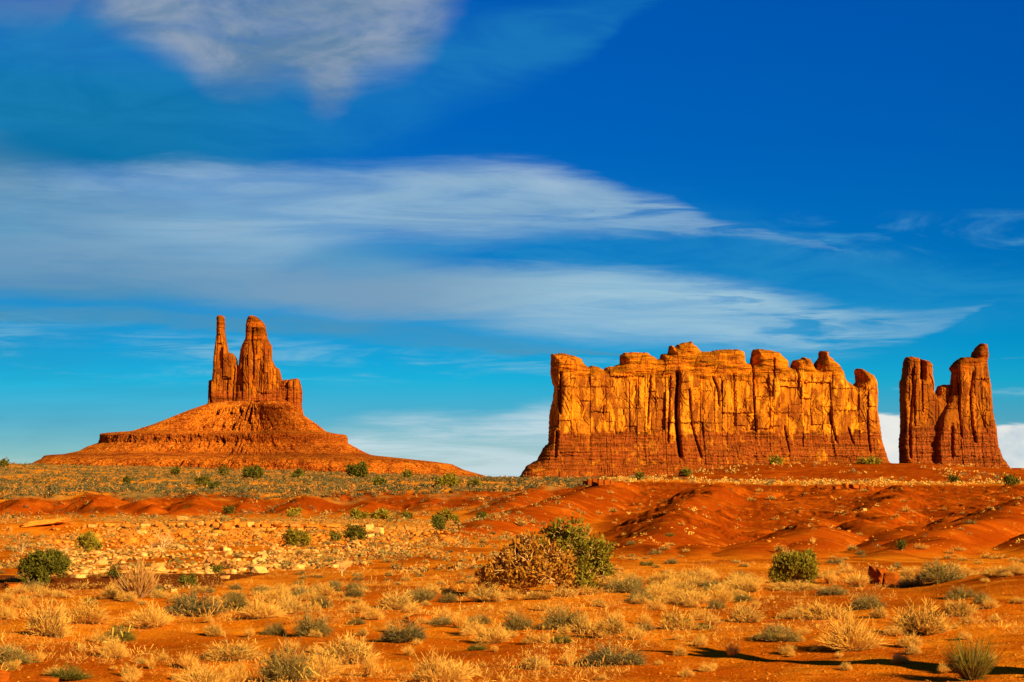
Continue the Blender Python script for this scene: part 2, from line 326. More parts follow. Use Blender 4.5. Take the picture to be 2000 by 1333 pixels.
def ground_z(x, y, full=False):
    x = np.asarray(x, float); y = np.asarray(y, float)
    z, U, dep = base_z(x, y); yy = UNSY(dep)
    pale, dark, sage = masks(x, y, U, dep)
    rz = ridge_z(x, y); hill = sstep(-0.4, 0.5, rz-z); z = smax(rz, z, 0.35)
    clay = np.maximum(hill, sstep(196, 208, yy+6*fbm(x/12, y/12, 3, 301))*(1-sstep(228, 234, yy)))
    right = sstep(1130, 1200, U)*sstep(100, 115, yy)*(1-sstep(226, 234, yy)); clay = np.maximum(clay, right)
    clay = np.maximum(clay, sstep(1180, 1300, U)*sstep(258, 268, yy)); 
    near = 1-sstep(50, 60, yy)
    z = z+near*sstep(6, 16, dep)*(0.13*fbm(x/3.2, y/4.5, 3, 3)+0.03*fbm(x/0.7, y/0.7, 2, 4))
    z = z+sstep(50, 60, yy)*(1-sstep(600, 900, dep))*(1-hill*0.8)*(0.22*fbm(x/9, y/9, 4, 6)+0.25*sstep(200, 300, dep)*fbm(x/30, y/30, 2, 8))
    z = z+clay*sstep(1150, 1250, U)*(yy < 226)*(0.55*ridged(x/10+0.9*fbm(y/16, x/16, 2, 19), y/60, 4, 18, .6)-0.3+0.20*ridged(x/2.6+1.2*fbm(y/9, x/9, 2, 29), y/26, 3, 28))*sstep(100, 130, yy)
    # broken ledges in the pale rock, flat slab in the dark rock
    st = fbm(x/9, y/6, 4, 31); q = np.floor((st+yy*0.35)*3.2)/3.2-(st+yy*0.35)
    z = z+pale*(q*0.55+0.10*fbm(x/0.9, y/0.9, 3, 33)+0.16*np.abs(fbm(x/1.6, y/2.2, 3, 34)))
    z = z+dark*0.12*(np.floor(fbm(x/6, y/1.6, 3, 41)*5)/5)
    # resistant thin ledge that rings the badland hills at one level
    lz = -0.55+0.15*n2(x/40, y/40, 88); led = clay*(1-sstep(0.0, 0.30, np.abs(z-lz)))*sstep(1380, 1430, U)*(yy > 140)*sstep(-.25, .1, fbm(x/5, y/5, 2, 89))
    z = z+led*0.08
    z = z+sstep(203, 212, yy)*(1-sstep(228, 236, yy))*(1-sstep(1100, 1180, U))*(0.9*ridged(x/13+.8*fbm(x/9, y/9, 2, 311), y/70, 3, 312)-.5)
    clay = np.maximum(clay, .75*sstep(1680, 1850, U)*sstep(34, 42, yy)*(1-sstep(47, 49, yy))*sstep(-.35, .1, fbm(x/2, y/2, 3, 321)))
    clay = np.maximum(clay, .6*sstep(1200, 1400, U)*(1-sstep(31, 34, yy))*sstep(-.3, .15, fbm(x/1.5, y/3, 3, 322)))
    clay = np.maximum(clay, .65*sstep(.08, .22, fbm(x/5, y/12, 3, 323))*(1-sstep(90, 120, yy)))
    capl = clay*(1-sage)*0.22*np.floor(3*fbm(x/7, y/7, 3, 61))/3*sstep(185, 215, yy)
    z = z+capl
    z = z+clay*(0.05*fbm(x/2.2, y/2.2, 4, 71))
    if full: return z, dict(pale=pale, dark=dark, sage=sage, clay=clay, ledge=led, hill=hill)
    return z

def _hit(us, rows, y0=20.0, y1=1500.0, n=1500):
    ys = np.geomspace(y0, y1, n)
    out = []
    for a, r in zip(us, rows):
        dx, dz = ray(a, r); zz = ground_z(dx*ys, ys); rz = ZC+dz*ys
        k = np.argmax(zz >= rz) if (zz >= rz).any() else int(np.argmin(rz-zz))
        out.append((float(dx*ys[k]), float(ys[k]), float(zz[k])))
    return out

# ground sheet: a polar net, fine where the view is
def build_ground():
    A = np.concatenate([np.linspace(-180, -40, 30)[:-1], np.linspace(-40, -15.5, 60)[:-1], np.linspace(-15.5, 15.5, 1150), np.linspace(15.5, 40, 60)[1:], np.linspace(40, 180, 30)[1:-1]])
    Rr = np.concatenate([np.geomspace(0.6, 18, 30)[:-1], np.geomspace(18, 60, 210)[:-1], np.geomspace(60, 480, 520)[:-1], np.geomspace(480, 1400, 70)[:-1], np.geomspace(1400, 40000, 24)])
    a = np.radians(A)[None, :]; r = Rr[:, None]
    x = r*np.sin(a); y = r*np.cos(a); sh = x.shape
    z, m = ground_z(x.ravel(), y.ravel(), True)
    na = sh[1]; nr = sh[0]
    V = np.stack([x.ravel(), y.ravel(), z], 1)
    i = np.arange(nr-1)[:, None]*na; j = np.arange(na)[None, :]; j2 = (j+1) % na
    Fc = np.stack([i+j, i+na+j, i+na+j2, i+j2], -1).reshape(-1, 4)[:, ::-1]
    c = len(V); V = np.vstack([V, [[0, 0, 0]]])
    att = {k: np.append(v_, 0) for k, v_ in m.items()}
    # centre cap as degenerate-free quads
    cap = np.array([[c, (2*q) % na, (2*q+1) % na, (2*q+2) % na] for q in range(na//2)])
    Fc = np.vstack([Fc, cap[:, ::-1]])
    me = mesh_np('desert_ground', V, Fc, [M_ground()], smooth=True, attrs=att)
    o = link('desert_ground', me); tag(o, kind='structure'); return o

def M_ground():
    m, t, b = mat_new('desert_soil', 1.0, 0.0)
    g = t.n.new('ShaderNodeNewGeometry').outputs['Position']
    big = t.noise(g, 0.10, 5, 0.6); mid = t.noise(g, 0.9, 6, 0.65); fine = t.noise(g, 9, 5, 0.7); pat = t.noise(t.map(g, (1, 0.5, 1)), 0.35, 5, 0.6, 0.6)
    sand = t.mix(t.mr(pat, 0.38, 0.66), (0.56, 0.110, 0.002), (0.78, 0.210, 0.005))
    sand = t.mix(t.mr(mid, 0.45, 0.75), sand, (0.85, 0.27, 0.012))
    sand = t.mix(t.math('MULTIPLY', t.mr(fine, 0.55, 0.8), 0.5), sand, (0.30, 0.050, 0.002))
    clay = t.mix(t.mr(big, 0.35, 0.65), (0.30, 0.043, 0.001), (0.49, 0.084, 0.002))
    clay = t.mix(t.mr(t.noise(g, 0.55, 7, 0.68, 0.4), 0.52, 0.72), clay, (0.66, 0.165, 0.008))
    # scattered light chips
    clay = t.mix(t.math('MULTIPLY', t.attr('clay'), t.mr(t.noise(g, 0.16, 4, 0.6, 0.5), 0.58, 0.44, 0.05, 0.75)), clay, (0.29, 0.036, 0.001))
    ch = t.vor(g, 2.2); chm = t.math('MULTIPLY', t.mr(ch, 0.17, 0.10), t.mr(t.noise(g, 0.22, 3), 0.48, 0.62))
    clay = t.mix(t.math('MULTIPLY', chm, 0.7), clay, (0.85, 0.36, 0.05))
    col = t.mix(t.attr('clay'), sand, clay)
    rk = t.vor(t.map(g, (1, 0.6, 1.4)), 1.3, 'DISTANCE_TO_EDGE'); rc = t.vor(t.map(g, (1, 0.6, 1.4)), 1.3, out=1)
    pal = t.mix(t.xyz(rc)[0], (0.74, 0.32, 0.04), (0.62, 0.18, 0.008)); pal = t.mix(t.mr(rk, 0.05, 0.0), pal, (0.42, 0.10, 0.004))
    pal = t.mix(t.mr(mid, 0.5, 0.7), pal, (0.78, 0.36, 0.06))
    col = t.mix(t.mr(t.math('ADD', t.attr('pale'), t.math('MULTIPLY', t.math('SUBTRACT', mid, 0.5), 1.2)), 0.3, 0.6), col, pal)
    dk = t.mix(t.noise(t.map(g, (0.6, 2, 8)), 1.5, 5, 0.6), (0.09, 0.020, 0.005), (0.27, 0.055, 0.004))
    col = t.mix(t.mr(t.math('ADD', t.attr('dark'), t.math('MULTIPLY', t.math('SUBTRACT', mid, 0.5), 0.8)), 0.35, 0.6), col, dk)
    sg = t.mix(t.mr(t.noise(t.map(g, (0.6, 0.25, 1)), 0.12, 5, 0.6), 0.44, 0.58), (0.33, 0.17, 0.030), (0.90, 0.27, 0.008))
    col = t.mix(t.attr('sage'), col, sg)
    lm = t.math('MULTIPLY', t.mr(t.attr('ledge'), 0.86, 1.0), t.mr(mid, 0.38, 0.55))
    col = t.mix(lm, col, (0.72, 0.24, 0.02))
    t.l.new(col, b.inputs['Base Color'])
    peb = t.mr(t.vor(g, 14), 0.35, 0.05)
    h = t.math('ADD', t.math('MULTIPLY', fine, 0.6), t.math('MULTIPLY', mid, 1.2)); h = t.math('ADD', h, t.math('MULTIPLY', peb, 0.25))
    h = t.math('ADD', h, t.math('MULTIPLY', t.mr(rk, 0, 0.12), t.math('MULTIPLY', t.attr('pale'), 1.2)))
    bump(t, b, h, 0.10, 0.9); return m
# ------------------------------------------------------------------ buttes: slabs of rock with their own outline, thickness and relief
def near_poly(pu, pv, poly, chunk=20000):
    A = np.array(poly, float); Bq = np.roll(A, -1, 0); D = Bq-A; L2 = (D**2).sum(1)+1e-12
    n = len(pu); dist = np.empty(n); near = np.empty((n, 2))
    for s in range(0, n, chunk):
        e = min(n, s+chunk); x = pu[s:e, None]; y = pv[s:e, None]
        t = np.clip(((x-A[:, 0])*D[:, 0]+(y-A[:, 1])*D[:, 1])/L2, 0, 1); qx = A[:, 0]+t*D[:, 0]; qy = A[:, 1]+t*D[:, 1]
        dd = (x-qx)**2+(y-qy)**2; k = dd.argmin(1); ar = np.arange(e-s); dist[s:e] = np.sqrt(dd[ar, k]); near[s:e, 0] = qx[ar, k]; near[s:e, 1] = qy[ar, k]
    return dist, near
def scan_inside(us, vs, poly):
    A = np.array(poly, float); Bq = np.roll(A, -1, 0); out = np.zeros((len(vs), len(us)), bool)
    for i, v_ in enumerate(vs):
        c = (A[:, 1] > v_) != (Bq[:, 1] > v_)
        xs = np.sort(A[c, 0]+(v_-A[c, 1])*(Bq[c, 0]-A[c, 0])/(Bq[c, 1]-A[c, 1])); out[i] = np.searchsorted(xs, us) % 2 == 1
    return out
def poly_dist(us, vs, rough, plain):
    U, V = np.meshgrid(us, vs); ins = scan_inside(us, vs, rough).ravel(); dist, near = near_poly(U.ravel(), V.ravel(), plain)
    k = np.where(dist < 4.5)[0]; d2, n2_ = near_poly(U.ravel()[k], V.ravel()[k], rough); dist[k] = d2; near[k] = n2_
    return dist, near, ins
def roughen(poly, amp, step, seed, vmax):
    out = []
    for i in range(len(poly)):
        a = poly[i]; b = poly[(i+1) % len(poly)]; L = math.hypot(b[0]-a[0], b[1]-a[1]); n = max(1, int(L/step))
        for k in range(n):
            t = k/n; x = a[0]+(b[0]-a[0])*t; y = a[1]+(b[1]-a[1])*t
            if y < vmax:
                nx, ny = -(b[1]-a[1])/L, (b[0]-a[0])/L
                w = amp*(h1(np.array([len(out)]), seed)[0]-0.5)*2*(0 if k == 0 else 1)
                x += nx*w; y += ny*w
            out.append((x, y))
    return out
def rock_slab(name, poly, dist_m, cell, Rpx, kthick, detail, mat, parent, origin, vbot, seed=1, rough=0.8):
    """poly: photo outline; built as a body of real thickness at distance dist_m"""
    plain = poly; poly = roughen(poly, rough, 3.0, seed, vbot-25)
    P_ = np.array(poly); u0, v0 = P_.min(0)-2*cell; u1, v1 = P_.max(0)+2*cell
    nu = int((u1-u0)/cell)+1; nv = int((v1-v0)/cell)+1
    U, V = np.meshgrid(u0+np.arange(nu)*cell, v0+np.arange(nv)*cell)
    dist, near, ins = poly_dist(U[0], V[:, 0], poly, plain)
    cin = scan_inside(U[0, :-1]+cell/2, V[:-1, 0]+cell/2, poly)
    use = np.zeros((nv, nu), bool); cnt = np.zeros((nv, nu), int)
    for a in (0, 1):
        for b_ in (0, 1):
            use[a:a+nv-1, b_:b_+nu-1] |= cin; cnt[a:a+nv-1, b_:b_+nu-1] += cin
    edge = use & (cnt < 4)
    Uf, Vf = U.copy().ravel(), V.copy().ravel(); e = edge.ravel()
    Uf[e] = near[e, 0]; Vf[e] = near[e, 1]; dist = np.where(ins, dist, 0); dist[e] = 0
    # a bottom edge must not pinch the body
    below = dist.copy()
    dv = np.clip(vbot-Vf, 0, None)
    isb = np.abs(near[:, 1]-P_[:, 1].max()) < 1.5
    if isb.any():
        side = [p for p in poly if p[1] < P_[:, 1].max()-1.5]
        sa = np.array(side)
        dd = np.full(len(Uf), 1e9)
        k = isb & use.ravel(); idx = np.where(k)[0]
        for s in range(0, len(idx), 20000):
            ii = idx[s:s+20000]; dd[ii] = np.sqrt(((np.stack([Uf[ii], Vf[ii]], 1)[:, None]-sa[None])**2).sum(2)).min(1)
        below[k] = dd[k]
    dcl = np.minimum(below, Rpx)
    m = dist_m/F
    h = kthick*m*Rpx*np.maximum(dcl*(2*Rpx-dcl)/Rpx**2, 0)**0.40
    H = h.reshape(nv, nu)
    for _ in range(2):
        Q = H.copy(); Q[1:-1, 1:-1] = (H[1:-1, 1:-1]*2+H[:-2, 1:-1]+H[2:, 1:-1]+H[1:-1, :-2]+H[1:-1, 2:])/6; H = np.where(edge, H, Q)
    h = H.ravel(); fade = np.clip(below/5.0, 0, 1)
    det, batter, att = detail(Uf, Vf, m)
    yf = dist_m-h-det*fade-batter; yb = dist_m+h+0.5*batter+3*m*fade*fbm(Uf/20, Vf/20, 3, seed+5)
    dxx, dzz = ray(Uf, Vf)
    vid = -np.ones(nv*nu, int); ids = np.where(use.ravel())[0]; vid[ids] = np.arange(len(ids)); n = len(ids)
    Vfw = np.stack([dxx[ids]*dist_m, yf[ids], ZC+dzz[ids]*dist_m], 1)
    Vbk = np.stack([dxx[ids]*dist_m, yb[ids], ZC+dzz[ids]*dist_m], 1)
    iv, iu = np.where(cin); q = lambda a, b_: vid[(iv+a)*nu+iu+b_]
    Ff = np.stack([q(0, 0), q(1, 0), q(1, 1), q(0, 1)], 1); Fb = Ff[:, ::-1]+n
    sides = []
    pad = np.pad(cin, 1)
    for (di, dj, a, b_) in ((-1, 0, (0, 0), (0, 1)), (1, 0, (1, 1), (1, 0)), (0, -1, (1, 0), (0, 0)), (0, 1, (0, 1), (1, 1))):
        out = cin & ~pad[1+di:1+di+nv-1, 1+dj:1+dj+nu-1]; iv, iu = np.where(out)
        p0 = vid[(iv+a[0])*nu+iu+a[1]]; p1 = vid[(iv+b_[0])*nu+iu+b_[1]]
        sides.append(np.stack([p0, p1, p1+n, p0+n], 1))
    Fc = np.vstack([Ff, Fb]+sides)
    VV = np.vstack([Vfw, Vbk])-np.array(origin)
    attrs = {k_: np.concatenate([a_[ids], a_[ids]]) for k_, a_ in att.items()}
    me = mesh_np(name, VV, Fc, [mat], smooth=False, attrs=attrs)
    return link(name, me, parent)
def columns(U, V, w, amp, bul, seed, wob=1.0):
    Uw = U+wob*w*0.5*n2(U/w*0.4, V/(w*3), seed)+wob*w*0.25*n2(U/w, V/(w*1.2), seed+1)
    Uc = Uw/w; Uc = Uc+0.3*n2(Uc*0.7, Uc*0+3.3, seed+2); c = np.floor(Uc); f = Uc-c
    off = (h1(c, seed)-0.5)*2*amp; k = np.clip((f-0.86)/0.14, 0, 1); nxt = (h1(c+1, seed)-0.5)*2*amp
    return off*(1-k)+nxt*k+bul*(1-np.abs(2*f-1)**2.5)
def blocks(U, V, w, hh, amp, cut, seed):
    """planar joint blocks: straight-sided columns broken by a few level joints, thin cracks between them"""
    Uw = U+0.10*w*n2(U/w*0.5, V/(w*4), seed)+0.5*n2(U/4, V/5, seed+1); Uc = Uw/w+0.45*n2(Uw/w*0.6, U*0+1.7, seed+2); c = np.floor(Uc); f = Uc-c
    Vc = V/hh+7*h1(c, seed+5)+0.05*n2(U/3, V/6, seed+6); r = np.floor(Vc); g = Vc-r; ci = c.astype(np.int64); ri = r.astype(np.int64)
    off = (_h(ci, ri, 0, seed)-0.5)*2*amp+(h1(c, seed+9)-0.5)*amp; tilt = (_h(ci, ri, 0, seed+3)-0.5)*amp*1.2*(f-.5)
    q = np.minimum(f, 1-f)*w; on = (h1(c, seed+11) < .38); k = np.minimum(g, 1-g)*hh
    return off+tilt-cut*np.exp(-(q/0.9)**2)*on-cut*.55*np.exp(-(k/0.8)**2)*(_h(ci, ri, 0, seed+4) < .5)
def cracks(U, V, lst):
    P_ = np.zeros_like(U)
    for pts, w, dep in lst:
        us = np.array([p[0] for p in pts], float); vs = np.array([p[1] for p in pts], float)
        uc = np.interp(V, vs, us)+0.8*n2(V/6, V*0, 4); on = (V > vs[0]) & (V < vs[-1])
        tp = np.minimum(sstep(vs[0], vs[0]+8, V), 1-sstep(vs[-1]-10, vs[-1], V))
        P_ -= on*dep*np.exp(-((U-uc)/w)**2)*tp
        P_ -= on*dep*0.35*tp*sstep(-w*5, 0, U-uc)*(U < uc)*0
    return P_
def flakes(U, V, su, sv, levels, amp, seed, oct=3):
    q = fbm(U/su, V/sv, oct, seed)*levels; f = q-np.floor(q)
    return (np.floor(q)+sstep(0.93, 1.0, f))*amp/levels
def strata(U, V, per, amp, seed, vary=0.5):
    q = V/per+vary*n2(U/60, V/30, seed)+0.4*n2(U/9, V/per/2, seed+1); k = np.floor(q)
    blk = np.floor(U/(5+7*h1(k, seed+3))+9*h1(k, seed+4))
    return ((_h(k.astype(np.int64), (blk*0).astype(np.int64), 0, seed)-0.5)*2+(_h(k.astype(np.int64), blk.astype(np.int64), 0, seed+9)-0.5)*0.9)*amp
def wall_detail(vcap, vlow, bat, crk, seed, colw=(52, 21, 9), colamp=(3.6, 2.2, 1.0), capamp=1.0):
    cs = colamp[0]/4.5*.9; bv = np.array([b[0] for b in bat], float); bm = np.array([b[1] for b in bat], float)
    def f(U, V, m):
        s = m/0.72
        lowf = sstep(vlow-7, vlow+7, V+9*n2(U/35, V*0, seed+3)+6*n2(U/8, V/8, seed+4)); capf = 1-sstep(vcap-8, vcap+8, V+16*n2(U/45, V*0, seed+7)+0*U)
        mid = (1-lowf)*(1-capf)
        wall = blocks(U, V, colw[0], 62, colamp[0], 5*cs, seed)+blocks(U, V, colw[1], 33, colamp[1], 2.6*cs, seed+20)+blocks(U, V, colw[2], 22, colamp[2]*.8, 1.2*cs, seed+40)*(0.25+.5*lowf)
        fl = flakes(U, V, 34, 60, 4, 5.0, seed+60, 2)+flakes(U, V, 16, 22, 3, 1.4, seed+70, 2)
        cap = flakes(U+V*0.6, V*3.2, 60, 30, 6, 4.5*capamp, seed+80)+flakes(U+V*1.2, V*3, 26, 16, 4, 2.0*capamp, seed+85)+3.0*fbm(U/28, V/18, 3, seed+90)+blocks(U+.4*V, V, 24, 11, 1.6*cs, 1.2*cs, seed+93)
        low = strata(U, V, 7.5, 1.3, seed+94)+strata(U, V, 3.6, 0.55, seed+95)+1.1*ridged(U/11, V/40, 3, seed+99)
        det = wall*(0.30*capf+1.0*mid+0.45*lowf)+fl*(mid+0.3*lowf)+cap*capf+low*lowf+0.25*fbm(U/3, V/3, 2, seed)
        det = det+cracks(U, V, crk)
        Vq = (np.floor(V/6.5+0.5*n2(U/25, V/50, seed+111))+sstep(0.5, 1, V/6.5+0.5*n2(U/25, V/50, seed+111)-np.floor(V/6.5+0.5*n2(U/25, V/50, seed+111))))*6.5
        batter = np.interp(Vq, bv, bm)
        return det*s, batter*s, dict(low=lowf, cap=capf)
    return f
def M_wall(name, up, varn, low, seed=0.0, vstr=1.0, hscale=1.0):
    m, t, b = mat_new(name, 1.0, 0.0)
    p = t.n.new('ShaderNodeTexCoord').outputs['Object']; p = t.map(p, (hscale,)*3, loc=(seed, seed*2, 0))
    v1 = t.noise(t.map(p, (0.075, 0.075, 0.016)), 1.0, 9, 0.66, 1.2)
    v2 = t.noise(t.map(p, (0.30, 0.30, 0.018)), 1.0, 6, 0.62, 0.3)
    v3 = t.noise(t.map(p, (0.022, 0.022, 0.022)), 1.0, 5, 0.6, 0.8)
    fl = t.noise(t.map(p, (0.16, 0.16, 0.22)), 1.0, 8, 0.7, 0.5)
    bz = t.noise(t.map(p, (0.010, 0.010, 0.42)), 1.0, 6, 0.75, 0.15)
    vb = t.vor(t.map(p, (0.06, 0.06, 0.035)), 1.0, out=1, rnd=.9)
    c = t.mix(t.mr(v3, 0.40, 0.58), up, tuple(min(1, a*k) for a, k in zip(up, (1.15, 1.35, 1.5))))
    c = t.mix(t.math('MULTIPLY', t.mr(t.xyz(vb)[0], 0.45, 0.60), 0.35*vstr), c, varn)
    c = t.mix(t.math('MULTIPLY', t.mr(v1, 0.455, 0.535), 0.80*vstr), c, varn)
    c = t.mix(t.math('MULTIPLY', t.mr(v2, 0.47, 0.60), 0.38*vstr), c, varn)
    c = t.mix(t.math('MULTIPLY', t.mr(fl, 0.52, 0.66), 0.5), c, tuple(a*0.5 for a in up))
    c = t.mix(t.math('MULTIPLY', t.mr(bz, 0.58, 0.66), 0.4), c, tuple(a*0.5 for a in up))
    cb = t.noise(t.map(p, (0.02, 0.02, 0.16), rot=(0.0, 0.12, 0)), 1.0, 6, 0.7, 0.4)
    capc = t.mix(t.mr(cb, 0.40, 0.58), tuple(min(1, a*k) for a, k in zip(up, (1.0, 0.88, 0.9))), tuple(a*0.38 for a in up))
    capc = t.mix(t.math('MULTIPLY', t.mr(v1, 0.48, 0.56), 0.5), capc, varn)
    c = t.mix(t.attr('cap'), c, capc)
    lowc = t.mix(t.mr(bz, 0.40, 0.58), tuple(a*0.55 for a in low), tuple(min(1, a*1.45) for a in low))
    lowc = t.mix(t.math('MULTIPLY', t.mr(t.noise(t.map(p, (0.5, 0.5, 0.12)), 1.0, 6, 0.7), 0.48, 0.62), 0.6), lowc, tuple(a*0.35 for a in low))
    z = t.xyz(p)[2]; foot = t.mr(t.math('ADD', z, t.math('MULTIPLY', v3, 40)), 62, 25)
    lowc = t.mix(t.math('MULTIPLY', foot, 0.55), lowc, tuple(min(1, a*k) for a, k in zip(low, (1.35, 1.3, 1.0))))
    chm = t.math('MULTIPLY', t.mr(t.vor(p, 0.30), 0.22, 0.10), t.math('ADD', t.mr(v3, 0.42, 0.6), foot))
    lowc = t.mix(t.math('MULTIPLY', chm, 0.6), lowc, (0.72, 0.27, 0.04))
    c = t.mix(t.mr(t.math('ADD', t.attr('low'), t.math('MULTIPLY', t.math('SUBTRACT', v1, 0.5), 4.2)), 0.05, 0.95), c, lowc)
    t.l.new(c, b.inputs['Base Color'])
    h = t.math('ADD', t.math('MULTIPLY', fl, 1.3), t.math('MULTIPLY', t.math('MULTIPLY', bz, t.attr('low')), 1.6)); h = t.math('ADD', h, t.math('MULTIPLY', v2, 0.6))
    bump(t, b, h, 1.0, 0.8); return m

def butte(name, label, u_, dist):
    dx, _ = ray(u_, 940); loc = (float(dx)*dist, dist, -2.0)
    e = link(name, None, loc=loc); e.empty_display_size = 20; tag(e, label, 'butte'); return e, loc

def build_mesa():
    D = 3000.0
    e, loc = butte('rock_mesa', 'massive orange sandstone wall with jagged crest and dark vertical cracks, widest of the three buttes', 1370, D)
    poly = [(985,975),(1011.9,934.2),(1028.8,909.8),(1049.8,898),(1055.6,886.5),(1060,876),(1070.7,865.6),(1072.6,814.4),(1076.5,791),(1080,779.5),(1082.3,756),(1077.7,747),(1074.9,728.4),(1076,692.3),(1098.6,690.2),(1119.5,694.7),(1135.8,701.6),(1140.5,711),(1147.9,717.2),(1156.7,714.4),(1170.7,717.9),(1178.8,723.7),(1182,718),(1201,715),(1210,711),(1210,695.8),(1217,690),(1231,688.4),(1263.7,689.3),(1273,695.8),(1282,702.3),(1288.8,701),(1290.5,692.3),(1304,691),(1305.6,677.2),(1312.6,674.9),(1316.5,679),(1321.9,673.7),(1335.8,669.8),(1349.8,667.4),(1353,673.7),(1361,678.4),(1368,687.7),(1384.7,687.7),(1398.6,683.7),(1422,682.6),(1445,684),(1453,690),(1455.6,709.8),(1466,709.8),(1466.5,698),(1470.7,682.6),(1480,682.3),(1505.6,685.3),(1519.5,688.8),(1525,694.7),(1538,707.4),(1538.8,717.9),(1544,720),(1547.9,704),(1562.6,702.3),(1566,698),(1577.7,701),(1584.7,709.8),(1589,720),(1591.6,709.8),(1601,694.7),(1600.5,686),(1617,686.5),(1616,694.7),(1626.5,705),(1635.8,713),(1645,726),(1649.8,742.3),(1659,750.5),(1667,754.4),(1669.5,748),(1673.5,745.8),(1671,720),(1680,720),(1694,728.4),(1703,733),(1708,742.3),(1710,751.6),(1711.4,770),(1709.8,805),(1714.9,835),(1717,861),(1721.9,891),(1725,903),(1738,912),(1755,975)]
    crk = [([(1318,727),(1319.5,745),(1317,775),(1315.5,810),(1318,850),(1321,900)], 3.2, 26),
           ([(1094,727),(1093,775),(1092.5,815)], 2.0, 12), ([(1085,757),(1080,800)], 2.0, 6), ([(1087,840),(1082,900)], 2.4, 8),
           ([(1266,735),(1265,770),(1260,835)], 1.6, 9), ([(1304,735),(1303,790),(1299,870)], 1.6, 8), ([(1340,760),(1345,830),(1362,900)], 1.8, 8),
           ([(1176,790),(1175,818)], 1.3, 6), ([(1464,700),(1464,760),(1465,800),(1468,850)], 1.8, 12), ([(1504,700),(1504,745)], 1.4, 7),
           ([(1384,735),(1396,765),(1398,800)], 1.8, 8), ([(1426,730),(1427,810)], 1.4, 5), ([(1549,710),(1550,770)], 1.6, 6), ([(1225,745),(1226,850)], 1.0, 5), ([(1243,735),(1242,800)], 1.0, 4),
           ([(1612,820),(1622,870)], 1.6, 7), ([(1644,835),(1655,875)], 1.6, 7), ([(1682,800),(1684,890)], 1.6, 7), ([(1560,830),(1556,880)], 1.4, 6), ([(1522,830),(1530,890)], 1.4, 6)]
    bat = [(640,0),(700,0),(790,3),(840,6),(862,10),(885,22),(905,36),(934,62),(975,110)]
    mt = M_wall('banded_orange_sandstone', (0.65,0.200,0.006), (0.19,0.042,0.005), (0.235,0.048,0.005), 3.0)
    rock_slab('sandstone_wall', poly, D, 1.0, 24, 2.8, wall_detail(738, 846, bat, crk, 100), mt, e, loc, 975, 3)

def build_twin():
    D = 3150.0
    e, loc = butte('rock_butte', 'tall dark orange butte split into two towers with a notch between, rightmost of the buttes', 1855, D)
    left = [(1742,975),(1751,911),(1759.6,904),(1757.2,865.7),(1759.6,837),(1758.4,774.5),(1757.7,745.7),(1762,736),(1763.2,719),(1768,698.8),(1777.6,696.4),(1794.6,699.5),(1795.2,722),(1794.8,741),(1797.8,741),(1798.2,722),(1797.6,701),(1811,704.4),(1819.7,712),(1820.4,733.7),(1823.3,748),(1822.8,764.9),(1828,776),(1842,782),(1866,800),(1880,840),(1885,975)]
    mid = [(1796,975),(1806,800),(1820,776),(1826.9,772),(1828.5,762.5),(1831.7,754),(1840,752),(1856.9,752),(1878,762),(1900,840),(1905,975)]
    right = [(1815,975),(1822,860),(1832,810),(1848,784),(1854,770),(1858,755),(1859.3,736),(1860.5,728.9),(1855,719.3),(1864,707),(1876,698.8),(1898.9,697.6),(1900,688),(1909.7,674.8),(1917,670.5),(1926,673.6),(1927,688),(1929.4,694),(1925.3,709.6),(1929,731),(1933,755),(1937,808),(1943,837),(1944.5,868),(1950.5,892),(1965,916),(1990,975)]
    bat = [(640,0),(790,1),(840,3),(870,6),(900,14),(925,26),(975,70)]
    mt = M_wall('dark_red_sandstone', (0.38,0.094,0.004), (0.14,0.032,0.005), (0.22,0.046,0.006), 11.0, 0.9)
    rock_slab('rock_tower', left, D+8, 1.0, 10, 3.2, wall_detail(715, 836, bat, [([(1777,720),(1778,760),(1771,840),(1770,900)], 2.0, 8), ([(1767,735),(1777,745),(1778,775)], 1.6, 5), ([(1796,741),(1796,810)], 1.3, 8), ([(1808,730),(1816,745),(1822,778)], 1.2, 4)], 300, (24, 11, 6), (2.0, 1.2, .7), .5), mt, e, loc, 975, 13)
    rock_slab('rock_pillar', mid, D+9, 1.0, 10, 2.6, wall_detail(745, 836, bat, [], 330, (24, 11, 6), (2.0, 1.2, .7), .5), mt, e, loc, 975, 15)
    rock_slab('rock_tower', right, D-2, 1.0, 11, 3.3, wall_detail(722, 836, bat, [([(1866,745),(1866,790),(1870,860)], 1.8, 7), ([(1895,725),(1888,770),(1890,830),(1897,870)], 2.0, 9), ([(1908,810),(1916,840)], 1.4, 5), ([(1853,830),(1850,900)], 2.2, 8)], 360, (26, 12, 6), (2.4, 1.4, .7), .8), mt, e, loc, 975, 17)

